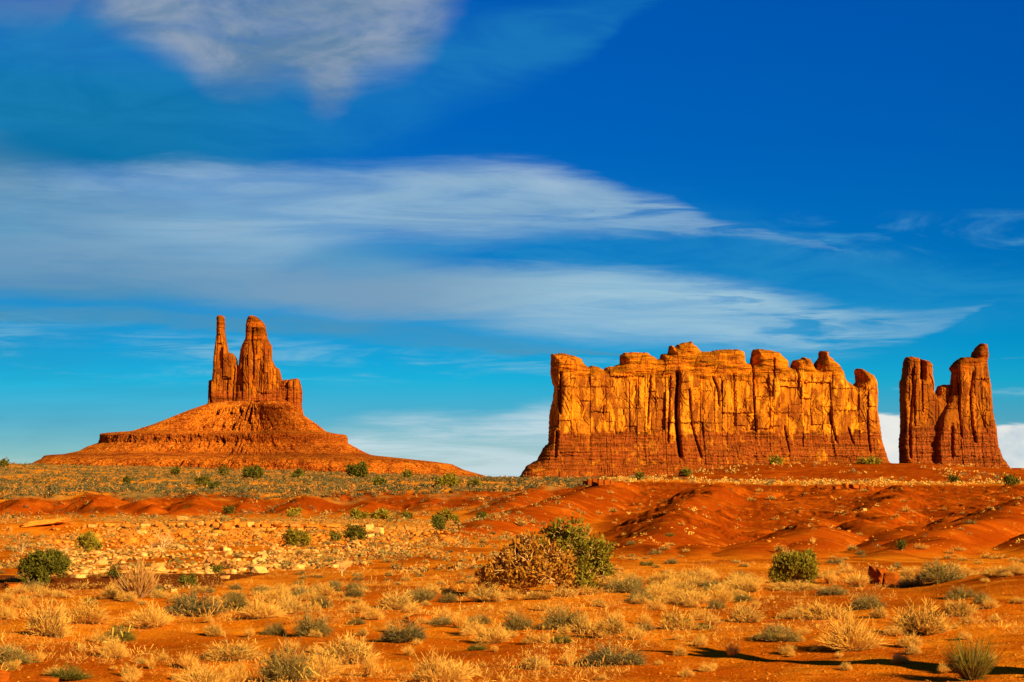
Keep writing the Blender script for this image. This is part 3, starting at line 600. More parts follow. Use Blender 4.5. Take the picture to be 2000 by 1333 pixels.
CONE = [(784,20,20),(786.5,86,74),(799,121,90),(811,152,92),(829,196,119),(843,240,135),(846.5,292,150),(848,300,158),(850,302,176),(866,304,180),(872,322,190),(882,342,209),(888,372,222),(889.5,400,228),(890.5,408,236),(897,412,300),(902,422,345),(907,430,382),(917,438,404),(930,448,448),(955,462,462)]
def build_king():
    D = 4200.0; m = D/F
    e, loc = butte('spired_butte', 'lone red butte with two rock spires standing on a wide stepped cone, on the left', 498, D)
    cv = np.array([c[0] for c in CONE], float); cl = np.array([c[1] for c in CONE], float)*m; cr = np.array([c[2] for c in CONE], float)*m
    Vs = np.concatenate([np.linspace(784, 843, 90)[:-1], np.linspace(843, 852, 16)[:-1], np.linspace(852, 886, 46)[:-1], np.linspace(886, 892, 12)[:-1], np.linspace(892, 955, 70)])
    th = np.concatenate([np.linspace(-math.pi, 0, 1500), np.linspace(0, math.pi, 260)[1:-1]])   # -pi..0 is the side towards the camera
    V, T = np.meshgrid(Vs, th, indexing='ij')
    # ledges undulate a little round the cone
    Vw = V+4.5*fbm(T*6, T*0+1.5, 4, 7)*np.sin(np.abs(T))
    L_, R_ = np.interp(Vw, cv, cl), np.interp(Vw, cv, cr); ct, stn = np.cos(T), np.sin(T)
    rx = np.where(ct < 0, L_, R_); ry = 0.5*np.minimum(L_, R_*1.3)+0.22*(L_+R_)*0.5
    ry = np.maximum(ry, 0.42*(L_+R_)*0.5)
    r = 1/np.sqrt((ct/rx)**2+(stn/ry)**2)
    amp = sstep(785, 800, V)*(0.25+0.75*np.abs(stn))
    s = T*60
    cliff = np.maximum(np.exp(-((V-857)/9)**2), np.exp(-((V-890)/4)**2))
    gul = ridged(T*9+0.5*n2(T*7, V/30, 2), V/150, 4, 60)-0.5
    r = r+amp*(15*gul*(1-cliff)+10*fbm(T*14, V/16, 4, 65)+4.2*fbm(T*70, V/5, 4, 61)+2.2*fbm(T*200, V/2.2, 2, 66))+amp*cliff*columns(T*300, V, 9, 4, 2, 70)*0.7
    cx = loc[0]; _, dz = ray(498, V)
    x = cx+r*ct; y = D+r*stn; z = ZC+D*dz+amp*(1.2*fbm(T*60, V/6, 3, 63))
    nr, na = V.shape
    VV = np.stack([x.ravel(), y.ravel(), z.ravel()], 1)-np.array(loc)
    i = np.arange(nr-1)[:, None]*na; j = np.arange(na)[None, :]; j2 = (j+1) % na
    Fc = np.stack([i+j, i+na+j, i+na+j2, i+j2], -1).reshape(-1, 4)
    me = mesh_np('talus_slope', VV, Fc, [M_talus()], smooth=False, attrs=dict(cliff=np.minimum(1, cliff).ravel()))
    link('talus_slope', me, e)
    spire = [(398,840),(403,800),(407,785),(407.6,744),(414.5,742),(415.4,734.6),(418.8,686),(423,652),(423.5,619),(429,615),(438.7,619),(439.2,630),(439.5,650),(443,668),(446.4,688.9),(450.7,689.7),(456,691.4),(462.8,701.8),(465.2,717.3),(467,760),(470,840)]
    tower = [(455,845),(461,760),(464.5,722),(466.3,712),(469.7,682.8),(480,660.4),(480.6,634.5),(484.4,619.8),(490.4,615.9),(500.8,619),(513.7,629.3),(518,636),(522.3,660.4),(531.5,677.6),(531,701.8),(538.7,717.3),(545.6,720.8),(552.5,746.7),(560,780),(565,845)]
    shoulder = [(530,850),(538,770),(548,748),(554.3,742.3),(581.9,739.8),(585.3,743.2),(590.5,763.9),(589.6,810.5),(592,850)]
    bat = [(600,0),(750,1),(780,3),(800,6),(850,16)]
    mt = M_wall('red_spire_sandstone', (0.42,0.102,0.004), (0.14,0.030,0.004), (0.23,0.045,0.005), 23.0, 0.95)
    rock_slab('spire', spire, D, 0.7, 9, 2.4, wall_detail(640, 768, bat, [([(420,770),(417,735),(414,790)], 1.2, 4), ([(461,715),(458,745),(457,790)], 1.5, 6)], 500, (13, 7, 4), (3.0, 1.8, .8), .6), mt, e, loc, 840, 23, .5)
    rock_slab('rock_tower', tower, D+4, 0.7, 11, 2.7, wall_detail(672, 768, bat, [([(497,640),(495,665),(499,700),(497,760)], 2.0, 8), ([(512,700),(509,760)], 1.0, 4)], 540, (16, 8, 4), (3.4, 2.0, .8), 1.0), mt, e, loc, 845, 29, .5)
    rock_slab('rock_shoulder', shoulder, D+2, 0.7, 9, 2.4, wall_detail(735, 752, bat, [], 580, (12, 7, 4), (3, 1.6, .8), .6), mt, e, loc, 850, 31, .6)
def M_talus():
    m, t, b = mat_new('red_talus', 1.0, 0.0)
    p = t.n.new('ShaderNodeTexCoord').outputs['Object']
    a = t.noise(p, 0.025, 8, 0.68, 0.5); f = t.noise(p, 0.22, 6, 0.7)
    c = t.mix(t.mr(a, 0.42, 0.56), (0.24, 0.040, 0.003), (0.47, 0.105, 0.004))
    c = t.mix(t.mr(f, 0.50, 0.62), c, (0.60, 0.175, 0.014))
    c = t.mix(t.mr(f, 0.46, 0.38), c, (0.13, 0.024, 0.003))
    str_ = t.noise(t.map(p, (0.006, 0.006, 0.22)), 1.0, 6, 0.75); c = t.mix(t.math('MULTIPLY', t.mr(str_, 0.52, 0.62), 0.55), c, (0.20, 0.036, 0.004))
    z = t.xyz(p)[2]; zz = t.math('MULTIPLY', z, 1.0)
    ch = t.mr(t.vor(p, 0.15), 0.34, 0.24)
    x_ = t.xyz(p)[0]
    up = t.math('MULTIPLY', t.mr(z, 80, 100), t.mr(t.math('ABSOLUTE', t.math('ADD', x_, 10)), 75, 20))
    c = t.mix(t.math('MULTIPLY', ch, t.math('ADD', t.math('MULTIPLY', t.mr(a, 0.47, 0.56), 0.45), t.math('MULTIPLY', up, 0.7))), c, (0.78, 0.30, 0.03))
    c = t.mix(t.math('MULTIPLY', t.attr('cliff'), 0.85), c, t.mix(t.mr(t.noise(t.map(p, (0.03, 0.03, 0.7)), 1, 5, 0.7), 0.4, 0.6), (0.13, 0.024, 0.004), (0.38, 0.08, 0.006)))
    t.l.new(c, b.inputs['Base Color'])
    bump(t, b, t.math('ADD', t.math('MULTIPLY', f, 3.5), t.math('MULTIPLY', ch, 2.0)), 1.0, 1.0); return m

build_ground()
build_mesa(); build_twin(); build_king()
# ------------------------------------------------------------------ plants
rng = np.random.default_rng(11)
def unit(a): return a/(np.linalg.norm(a, axis=-1, keepdims=True)+1e-9)
def ribbons(p0, p1, p2, w0, w1, w2, rg):
    n = len(p0); d = unit(p2-p0); s = unit(np.cross(d, rg.normal(size=(n, 3)))); f = lambda a: np.broadcast_to(np.asarray(a, float), (n,))[:, None]
    V = np.stack([p0-s*f(w0), p0+s*f(w0), p1-s*f(w1), p1+s*f(w1), p2-s*f(w2), p2+s*f(w2)], 1).reshape(-1, 3)
    b = np.arange(n)[:, None]*6
    Fc = np.stack([b+np.array([0, 1, 3, 2]), b+np.array([2, 3, 5, 4])], 1).reshape(-1, 4)
    return V, Fc
def blades(p0, p1, w, rg):
    n = len(p0); d = unit(p1-p0); s = unit(np.cross(d, rg.normal(size=(n, 3))))*np.broadcast_to(np.asarray(w, float), (n,))[:, None]
    V = np.stack([p0-s*.5, p0+s*.5, p1+s, p1-s], 1).reshape(-1, 3)
    return V, np.arange(n)[:, None]*4+np.arange(4)[None]
class Acc:
    def __init__(s): s.V = []; s.F = []; s.M = []; s.n = 0
    def add(s, VF, mi):
        V, Fc = VF; s.V.append(V); s.F.append(Fc+s.n); s.M.append(np.full(len(Fc), mi)); s.n += len(V)
    def mesh(s, name, mats): return mesh_np(name, np.vstack(s.V), np.vstack(s.F), mats, np.concatenate(s.M))
def M_plant(name, a, b_, rough=0.85, sc=3.0, trans=0.25):
    m, t, b = mat_new(name, rough, 0.1)
    oi = t.n.new('ShaderNodeObjectInfo').outputs['Random']; g = t.n.new('ShaderNodeNewGeometry')
    f = t.math('ADD', t.math('MULTIPLY', oi, 0.45), t.math('MULTIPLY', g.outputs['Random Per Island'], 0.6))
    t.l.new(t.mix(f, a, b_), b.inputs['Base Color'])
    if trans:
        tr = t.n.new('ShaderNodeBsdfTranslucent'); t.put(tr.inputs['Color'], tuple((x+y)/2 for x, y in zip(a, b_))); mx = t.n.new('ShaderNodeMixShader'); mx.inputs[0].default_value = trans
        t.l.new(b.outputs[0], mx.inputs[1]); t.l.new(tr.outputs[0], mx.inputs[2]); t.l.new(mx.outputs[0], t.n['Material Output'].inputs[0])
    return m
MP = dict(
 straw=M_plant('straw', (0.68, 0.31, 0.022), (0.88, 0.50, 0.075)),
 strawstem=M_plant('straw_stem', (0.42, 0.17, 0.02), (0.66, 0.32, 0.05)),
 sage=M_plant('sage_leaf', (0.17, 0.105, 0.013), (0.40, 0.26, 0.05)),
 green=M_plant('green_leaf', (0.10, 0.090, 0.006), (0.24, 0.19, 0.015)),
 twig=M_plant('grey_twig', (0.34, 0.17, 0.035), (0.58, 0.33, 0.09), trans=0.0),
 juniper=M_plant('juniper_leaf', (0.055, 0.052, 0.003), (0.18, 0.145, 0.008)),
 olive=M_plant('olive_leaf', (0.12, 0.095, 0.004), (0.42, 0.29, 0.015)),
 rust=M_plant('dead_rusty_leaf', (0.14, 0.045, 0.003), (0.54, 0.22, 0.012)),
 bark=M_plant('pale_bark', (0.52, 0.26, 0.06), (0.76, 0.44, 0.12), trans=0.0),
 darkbark=M_plant('brown_bark', (0.20, 0.09, 0.03), (0.36, 0.18, 0.06), trans=0.0),
)
def dome(n, rg, tmax=78, spread=1.0):
    ph = rg.uniform(0, 2*np.pi, n); th = np.radians(tmax)*np.sqrt(rg.uniform(0, 1, n))
    d = np.stack([np.sin(th)*np.cos(ph), np.sin(th)*np.sin(ph), np.cos(th)], 1)
    rad = 1/np.sqrt((d[:, 0]**2+d[:, 1]**2)/0.25+d[:, 2]**2/1.0)
    lump = 1+0.16*np.sin(3*ph+rg.uniform(0, 6))+0.10*np.sin(5*ph+rg.uniform(0, 6)+3*th)
    return d, rad*lump
def shrub_mesh(kind, seed, lod):
    rg = np.random.default_rng(seed); A = Acc(); q = {0: (270, 11, .0058), 1: (80, 6, .014), 2: (18, 2, .05)}[lod]; n, k, w = q
    tm = {'straw': 74, 'sage': 80, 'mixed': 78, 'grass': 42, 'tall': 46}[kind]
    d, rad = dome(n, rg, tm); L = rad*rg.uniform(0.66, 1.0, n)
    p0 = d*np.array([1, 1, 0])*0.14*rg.uniform(0, 1, (n, 1)); p2 = d*L[:, None]; p2 = p2+rg.normal(0, .025, (n, 3)); p2[:, 2] = np.maximum(p2[:, 2], 0.03)
    p1 = p0*.5+p2*.5+np.array([0, 0, .06])*L[:, None]*rg.uniform(-.6, .4, (n, 1))+rg.normal(0, .02, (n, 3))
    A.add(ribbons(p0, p1, p2, w*1.1, w*.8, w*.35, rg), 0)
    if kind == 'grass':
        n2_ = n*2; d, rad = dome(n2_, rg, 50); p2 = d*(rad*rg.uniform(.5, 1.0, n2_))[:, None]; p0 = d*np.array([1, 1, 0])*0.10; A.add(ribbons(p0, p0*.4+p2*.6+np.array([0, 0, .05]), p2, w*.9, w*.7, w*.2, rg), 1)
        n3 = n//2; d, rad = dome(n3, rg, 80); p2 = d*(rad*rg.uniform(.3, .6, n3))[:, None]; A.add(ribbons(p2*.1, p2*.6, p2, w, w, w*.4, rg), 2)
    else:
        t = rg.uniform(0.35, 1.0, (n, k, 1)); b0 = p1[:, None]+(p2-p1)[:, None]*(t*2-1).clip(0, 1)
        dd = unit(unit(p2-p0)[:, None]*1.0+rg.normal(0, .42, (n, k, 3))+np.array([0, 0, .25])); ln = rg.uniform(.06, .20, (n, k, 1))*(1.25 if kind == 'straw' else 1.0)
        e = b0+dd*ln; e[..., 2] = np.maximum(e[..., 2], .02)
        A.add(ribbons(b0.reshape(-1, 3), (b0+dd*ln*.5).reshape(-1, 3), e.reshape(-1, 3), w*.7, w*.7, w*.45, rg), 1)
        if kind != 'tall':
            # leaves
            m = n*(k+2) if kind != 'straw' else n*2
            i = rg.integers(0, n, m); tt = rg.uniform(.25, 1.0 if kind == 'sage' else .75, (m, 1)); c = p0[i]+(p2[i]-p0[i])*tt+rg.normal(0, .035, (m, 3)); c[:, 2] = np.maximum(c[:, 2], .02)
            dr = unit(unit(p2[i])+rg.normal(0, .6, (m, 3))); A.add(blades(c, c+dr*rg.uniform(.03, .075, (m, 1))*(1 if lod == 0 else 1.6), w*1.5, rg), 2)
    mats = {'straw': ('strawstem', 'straw', 'sage'), 'sage': ('twig', 'sage', 'sage'), 'mixed': ('twig', 'straw', 'sage'), 'grass': ('straw', 'straw', 'green'), 'tall': ('twig', 'straw', 'straw')}[kind]
    return A.mesh(kind, [MP[x] for x in mats])
_shrubs = {}
def shrub(kind, lod, var):
    k = (kind, lod, var)
    if k not in _shrubs: _shrubs[k] = shrub_mesh(kind, 100+hash_s(kind)+lod*31+var*7, lod)
    return _shrubs[k]
def hash_s(s): return sum((i+1)*ord(c) for i, c in enumerate(s))

SHN = {'straw': 'dry_shrub', 'sage': 'sagebrush', 'mixed': 'rabbitbrush', 'grass': 'grass_tuft', 'tall': 'dry_brush'}
SHC = {'straw': 'shrub', 'sage': 'sagebrush', 'mixed': 'shrub', 'grass': 'grass', 'tall': 'shrub'}
def place_shrub(kind, pos, w, h, label, group, rs):
    lod = 0 if pos[1] < 62 else 1
    o = link(SHN[kind], shrub(kind, lod, int(rs.integers(0, 8 if lod == 0 else 6))))
    o.location = (pos[0], pos[1], pos[2]-0.02*h); o.rotation_euler = (rs.normal(0, .05), rs.normal(0, .05), rs.uniform(0, 6.28)); o.scale = (w, w*rs.uniform(.85, 1.1), h)
    tag(o, label, SHC[kind], group); return o

# hand placed: column, row of the foot, width px, height px, kind, label (None: one of many alike)
S_, G_, M_, T_ = 'straw', 'sage', 'mixed', 'grass'
HAND = [
 (1899,1329,140,88,'mixg','large olive-green clump of stiff stems in the bottom right corner'),
 (1665,1272,98,76,S_,'tall pale bushy shrub with a dark shadow to its left, above the long shadow'),
 (1800,1240,105,64,M_,'broad tan shrub right of the tall pale bushy shrub'),
 (1876,1204,58,36,M_,'tan shrub close behind and right of the broad tan shrub'),
 (1876,1170,50,26,G_,'low grey-brown shrub on the sand swell near the right edge'),
 (1919,1178,35,22,G_,None),(1746,1242,40,20,S_,None),(1779,1266,46,28,S_,'wispy pale tuft below the broad tan shrub'),
 (1694,1190,64,32,G_,'grey-green shrub behind the tall pale bushy shrub'),
 (1610,1210,98,34,S_,'wide low straw shrub left of the grey-green one on the right'),
 (1545,1210,42,18,S_,None),(1519,1252,68,36,G_,'rounded grey shrub with pale tips left of the tall pale bushy one'),
 (1457,1217,58,44,M_,'upright straw tuft over a dark green base, right of centre'),
 (1447,1176,46,18,G_,None),(1399,1190,36,20,G_,None),(1626,1162,56,18,G_,'flat dark sagebrush in front of the round olive juniper'),
 (1197,1299,108,40,'dark','wide dark grey-green mound shrub with pale tips beside the long shadow'),
 (1112,1303,32,34,T_,'straw-yellow upright grass tuft left of the wide dark mound shrub'),
 (1045,1306,54,32,M_,'small pale-tipped clump left of the straw-yellow grass tuft'),
 (932,1271,34,14,'green',None),(1097,1257,38,18,'green','small leafy green clump in the lower middle'),
 (962,1257,62,42,S_,'pale straw shrub in the lower middle, left of the low tan one'),(1047,1257,52,24,S_,'low tan shrub between the pale straw shrub and the leafy green clump'),
 (1010,1231,54,40,G_,'left end of the row of grey bushes below the half-dead juniper'),(1100,1228,80,48,G_,'widest dark grey bush in the row below the half-dead juniper'),
 (1137,1236,42,36,M_,None),(1162,1241,36,26,S_,None),(1195,1243,54,50,'stem','grey bush on a bare forked stem at the right end of the row of bushes'),
 (1260,1233,32,18,G_,None),(1322,1231,74,50,M_,'large tan-grey shrub right of the bush with the bare forked stem'),(1375,1231,42,14,'green',None),
 (1222,1158,74,30,G_,'spreading grey shrub at the right foot of the half-dead juniper'),(1282,1173,48,30,S_,'straw tuft right of the spreading grey shrub'),
 (1320,1162,74,34,M_,'grey and tan shrub behind the straw tuft, right of the junipers'),(1350,1182,64,34,S_,None),(1395,1154,40,22,G_,None),(1430,1150,40,20,S_,None),(1290,1140,50,22,S_,None),(1345,1140,40,22,G_,None),(1240,1140,40,18,S_,None),
 (950,1176,66,38,M_,'tan bush left of the foot of the brown dead juniper'),(1000,1172,34,20,S_,None),(1050,1171,56,20,M_,'low tan brush in front of the brown dead juniper'),(1100,1166,50,22,M_,None),(1150,1162,50,18,S_,None),
 (860,1338,108,62,S_,'pale rounded shrub cut by the bottom edge left of centre'),
 (680,1296,106,60,M_,'large pale shrub of curving stems, lower left of centre'),(722,1324,44,44,T_,'loose twiggy grass beside the large pale shrub'),
 (560,1332,90,80,G_,'tall grey-brown bush rising from the bottom edge'),(625,1324,66,50,S_,'pale grassy shrub between the tall grey-brown bush and the bottom centre'),
 (610,1243,66,54,G_,'dark rounded grey bush standing alone with shadow on its left'),
 (790,1253,86,44,'dark','dark olive spreading shrub left of the fallen red slab'),(797,1281,32,20,T_,None),
 (537,1240,38,26,G_,None),(487,1246,28,20,T_,None),(450,1291,100,46,M_,'spreading pale shrub over green leaves, lower left'),
 (367,1308,50,34,T_,None),(295,1309,24,26,T_,None),(395,1342,90,46,S_,None),(465,1335,50,30,T_,None),(255,1337,40,24,T_,None),
 (95,1244,82,76,M_,'tall pale shrub with a green skirt at the far left'),(165,1218,82,46,S_,'pale feathery shrub right of the tall one with a green skirt'),
 (290,1227,80,42,S_,'pale shrub in front of the low red bank, left'),(378,1204,116,50,'dark','dense dark olive shrub, widest in the left middle row'),
 (462,1192,56,38,G_,'grey shrub right of the dense dark olive one with a dark hollow below'),(510,1208,80,42,S_,'cream-tan domed shrub right of the dark hollow'),
 (570,1198,68,34,M_,'tan shrub with a bright green foot'),(627,1188,50,26,G_,None),(697,1221,32,14,G_,None),(772,1191,66,42,M_,'grey-green shrub with straw fringe, upper middle'),
 (820,1176,56,32,G_,'grey shrub behind the one with the straw fringe'),(700,1198,46,26,S_,None),(730,1211,34,26,S_,None),(805,1198,34,20,S_,None),(875,1178,34,22,G_,None),(865,1221,50,20,G_,None),(935,1220,44,22,G_,None),
 (232,1253,60,32,'green','dark green sprawling shrub above the small cream shrub'),(222,1286,50,42,S_,'small cream shrub below the dark green sprawling one'),
 (20,1298,64,42,G_,'grey-green bush at the left edge near the bottom'),(77,1296,28,24,T_,None),(135,1330,66,30,'green','small blue-green plant near the bottom left corner'),(222,1311,20,10,T_,None),
 (1837,1139,82,46,G_,'big grey-straw shrub right of the two red boulders'),(1779,1146,48,24,S_,None),(1675,1146,66,30,T_,'stand of tall straw grass left of the two red boulders'),(1620,1140,34,24,T_,None),(1558,1152,90,17,S_,'low straw fringe under the round olive juniper'),
 (1990,1180,30,14,S_,None),(1632,1101,32,14,'dark','dark domed sagebrush right of the round olive juniper'),(1310,1102,24,14,'dark',None),(1524,1077,26,15,M_,None),(1541,1087,30,14,M_,None),(1664,1075,24,13,M_,None),(1680,1084,20,12,G_,None),
 (1587,1063,14,14,T_,None),(1748,1110,22,10,G_,None),(1797,1073,28,12,S_,None),(1874,1077,24,11,S_,None),(1855,1083,18,10,S_,None),(1880,1096,24,10,S_,None),(1927,1091,22,12,S_,None),(1948,1092,26,12,S_,None),(1980,1096,20,10,S_,None),
 (1307,1049,20,9,'green',None),(1466,979,20,9,M_,None),(1895,1024,22,10,G_,None),(1232,1064,17,10,'dark',None),(1205,1067,12,7,S_,None),(1280,1083,24,12,G_,None),(1298,1075,22,12,M_,None),(1340,1078,14,8,S_,None),(1215,1093,18,9,S_,None),(1265,1105,28,13,'green',None),(1240,1095,24,10,S_,None),(1210,1115,20,8,S_,None),
 (928,1045,14,8,S_,None),(963,1043,12,7,G_,None),(990,1043,16,6,S_,None),(1018,1030,22,22,'stem',None),(1170,1006,14,9,S_,None),
]
ALIKE = {'straw': ('straw-coloured dry shrub, one of many alike on the red flat', 'straw shrubs on the flat'), 'sage': ('grey-green sagebrush, one of many alike on the red flat', 'sagebrush on the flat'),
         'mixed': ('grey and straw shrub, one of many alike on the red flat', 'grey and straw shrubs on the flat'), 'grass': ('small tuft of dry grass, one of many alike on the red sand', 'dry grass tufts on the sand')}
def hits(us, rows): return _hit(us, rows)
def build_hand():
    rs = np.random.default_rng(5); P_ = _hit([h[0] for h in HAND], [min(h[1], 1400) for h in HAND])
    for (a, r, w, h, kind, lab), p in zip(HAND, P_):
        s = p[1]/F; w *= 1.1; h *= 1.05; k = {'mixg': 'grass', 'dark': 'sage', 'green': 'sage', 'stem': 'mixed'}.get(kind, kind)
        al = ALIKE[k]
        o = place_shrub(k, p, w*s*1.05, h*s*1.08, lab or al[0], None if lab else al[1], rs)
        if kind in ('mixg', 'green', 'dark'):
            me = o.data.copy(); o.data = me
            if kind == 'mixg': me.materials[0] = MP['olive']; me.materials[1] = MP['sage']; me.materials[2] = MP['green']
            elif kind == 'green': me.materials[1] = MP['green']; me.materials[2] = MP['green']
            else: me.materials[1] = MP['darksage']; me.materials[2] = MP['sage']
        if kind == 'stem': o.location.z += 0.12*h*s; o.scale.z *= .85; fork(p, h*s, o)
MP['darksage'] = M_plant('dark_sage_leaf', (0.085, 0.070, 0.014), (0.24, 0.18, 0.05))
def tube(pts, rad, sides=6):
    pts = np.array(pts, float); n = len(pts); T = unit(np.gradient(pts, axis=0)); ref = np.array([0.3, 0.9, 0.2]); a = unit(np.cross(T, ref)); b = np.cross(T, a)
    ang = np.arange(sides)*2*np.pi/sides; rad = np.asarray(rad, float)
    V = pts[:, None]+rad[:, None, None]*(a[:, None]*np.cos(ang)[None, :, None]+b[:, None]*np.sin(ang)[None, :, None])
    i = np.arange(n-1)[:, None]*sides; j = np.arange(sides)[None]; j2 = (j+1) % sides
    return V.reshape(-1, 3), np.stack([i+j, i+j2, i+sides+j2, i+sides+j], -1).reshape(-1, 4)
def limb(p0, p1, r0, r1, rg, n=7, wig=.12):
    p0 = np.array(p0, float); p1 = np.array(p1, float); L = np.linalg.norm(p1-p0); t = np.linspace(0, 1, n)[:, None]
    pts = p0+(p1-p0)*t+np.array([0, 0, 1])*L*.10*np.sin(np.pi*t)+np.cumsum(rg.normal(0, wig*L/n, (n, 3)), 0)*np.sin(np.pi*np.clip(t*.8, 0, 1))
    pts[0] = p0; return pts, np.linspace(r0, r1, n)
def fork(p, h, o):
    rg = np.random.default_rng(3); A = Acc()
    for s in (-1, 1, .2): A.add(tube(*limb((0, 0, -.03), (s*.12*h, 0, .5*h), .03*h, .012*h, rg)), 0)
    me = A.mesh('bare_stem', [MP['bark']]); c = link('bare_stem', me, o); c.matrix_parent_inverse = Matrix.Identity(4)
    # undo the parent's scale so the stem keeps its own size
    c.scale = (1/o.scale.x, 1/o.scale.y, 1/o.scale.z); c.location = (0, 0, -0.14*h/o.scale.z)

def tree_parts(w, h, seed, leaf='juniper', nl=9, dens=1.0, leaf_size=.05, trunk_h=.12, bare=.35, lobes=None, twist=1.0, bark='bark', dep=None, fill=.75):
    """trunk with limbs and a crown of leaf sprays; returns two meshes in metres"""
    rg = np.random.default_rng(seed); dep = dep or w*.8; A = Acc(); C_ = Acc()
    tr = max(.02, .030*w); fk = np.array([rg.normal(0, .04*w), 0, trunk_h*h])
    A.add(tube(*limb((0, 0, -.1), fk, tr*1.3, tr, rg, 5, .05), sides=8), 0)
    if lobes is None:
        lobes = []
        for i in range(nl):
            a = 2*np.pi*i/nl+rg.uniform(-.4, .4); e = rg.uniform(.05, 1.0)
            rr = np.sqrt(max(0, 1-e*e*.75))
            lobes.append((np.cos(a)*rr*w*.34, np.sin(a)*rr*dep*.34, h*(.16+.60*e), w*rg.uniform(.11, .22)))
    cen = []; allp = []
    for (lx, ly, lz, lr) in lobes:
        pts, rad = limb(fk, (lx, ly, lz), tr*.7, tr*.22, rg, 8, .22*twist); A.add(tube(pts, rad, 5), 0); allp.append(pts)
        for k in range(5):
            d = unit(rg.normal(0, 1, 3)+np.array([lx/w, ly/w, .5])); q = pts[-1-int(rg.integers(0, 4))]; e = np.array([lx, ly, lz])+d*lr*rg.uniform(.7, 1.15)
            A.add(tube(*limb(q, e, tr*.22, tr*.07, rg, 5, .2), sides=4), 0); cen.append((e, lr*.42))
        for k in range(int(4)):
            d = unit(rg.normal(0, 1, 3)); cen.append((np.array([lx, ly, lz])+d*lr*rg.uniform(.2, .9), lr*.45))
    # bare twigs reaching out
    for k in range(int(26*bare)):
        lx, ly, lz, lr = lobes[int(rg.integers(0, len(lobes)))]; d = unit(rg.normal(0, .8, 3)+np.array([lx/w, -.7, .9])); s = np.array([lx, ly, lz])
        A.add(tube(*limb(s+d*lr*.2, s+d*lr*rg.uniform(1.1, 1.45), tr*.24, tr*.07, rg, 5, .3), sides=4), 0)
    if leaf:
        vol = sum(l[3]**2 for l in lobes); N = int(dens*vol*46/(leaf_size**2))
        c = np.array([x[0] for x in cen]); r = np.array([x[1] for x in cen]); 
        ns = max(20, N//14); i = rg.integers(0, len(c), ns); dd = unit(rg.normal(size=(ns, 3))); sp = c[i]+dd*(r[i]*rg.uniform(.25, 1.1, ns)**.6)[:, None]
        up = unit(dd+np.array([0, 0, .7])); m = 14
        s0 = np.repeat(sp, m, 0); u_ = np.repeat(up, m, 0); st = s0+rg.normal(0, leaf_size*.9, s0.shape); st[:, 2] = np.maximum(st[:, 2], .02)
        dr = unit(u_+rg.normal(0, .5, s0.shape)); C_.add(blades(st, st+dr*leaf_size*rg.uniform(.7, 1.8, (len(s0), 1)), leaf_size*.34, rg), 0)
    tm = A.mesh('trunk', [MP[bark]]); cm = C_.mesh('crown', [MP[leaf]]) if leaf else None
    return tm, cm
def tree(name, cat, label, group, pos, w_px, h_px, seed, **kw):
    s = pos[1]/F; w, h = w_px*s, h_px*s*1.03; kw.setdefault('leaf_size', max(.035, 1.7*s*1.9)); tm, cm = tree_parts(w, h, seed, **kw)
    e = link(name, None, loc=(pos[0], pos[1], pos[2])); e.empty_display_size = .3; tag(e, label, cat, group)
    link('trunk' if kw.get('leaf', 1) else 'branches', tm, e)
    if cm: link('crown', cm, e)
    return e
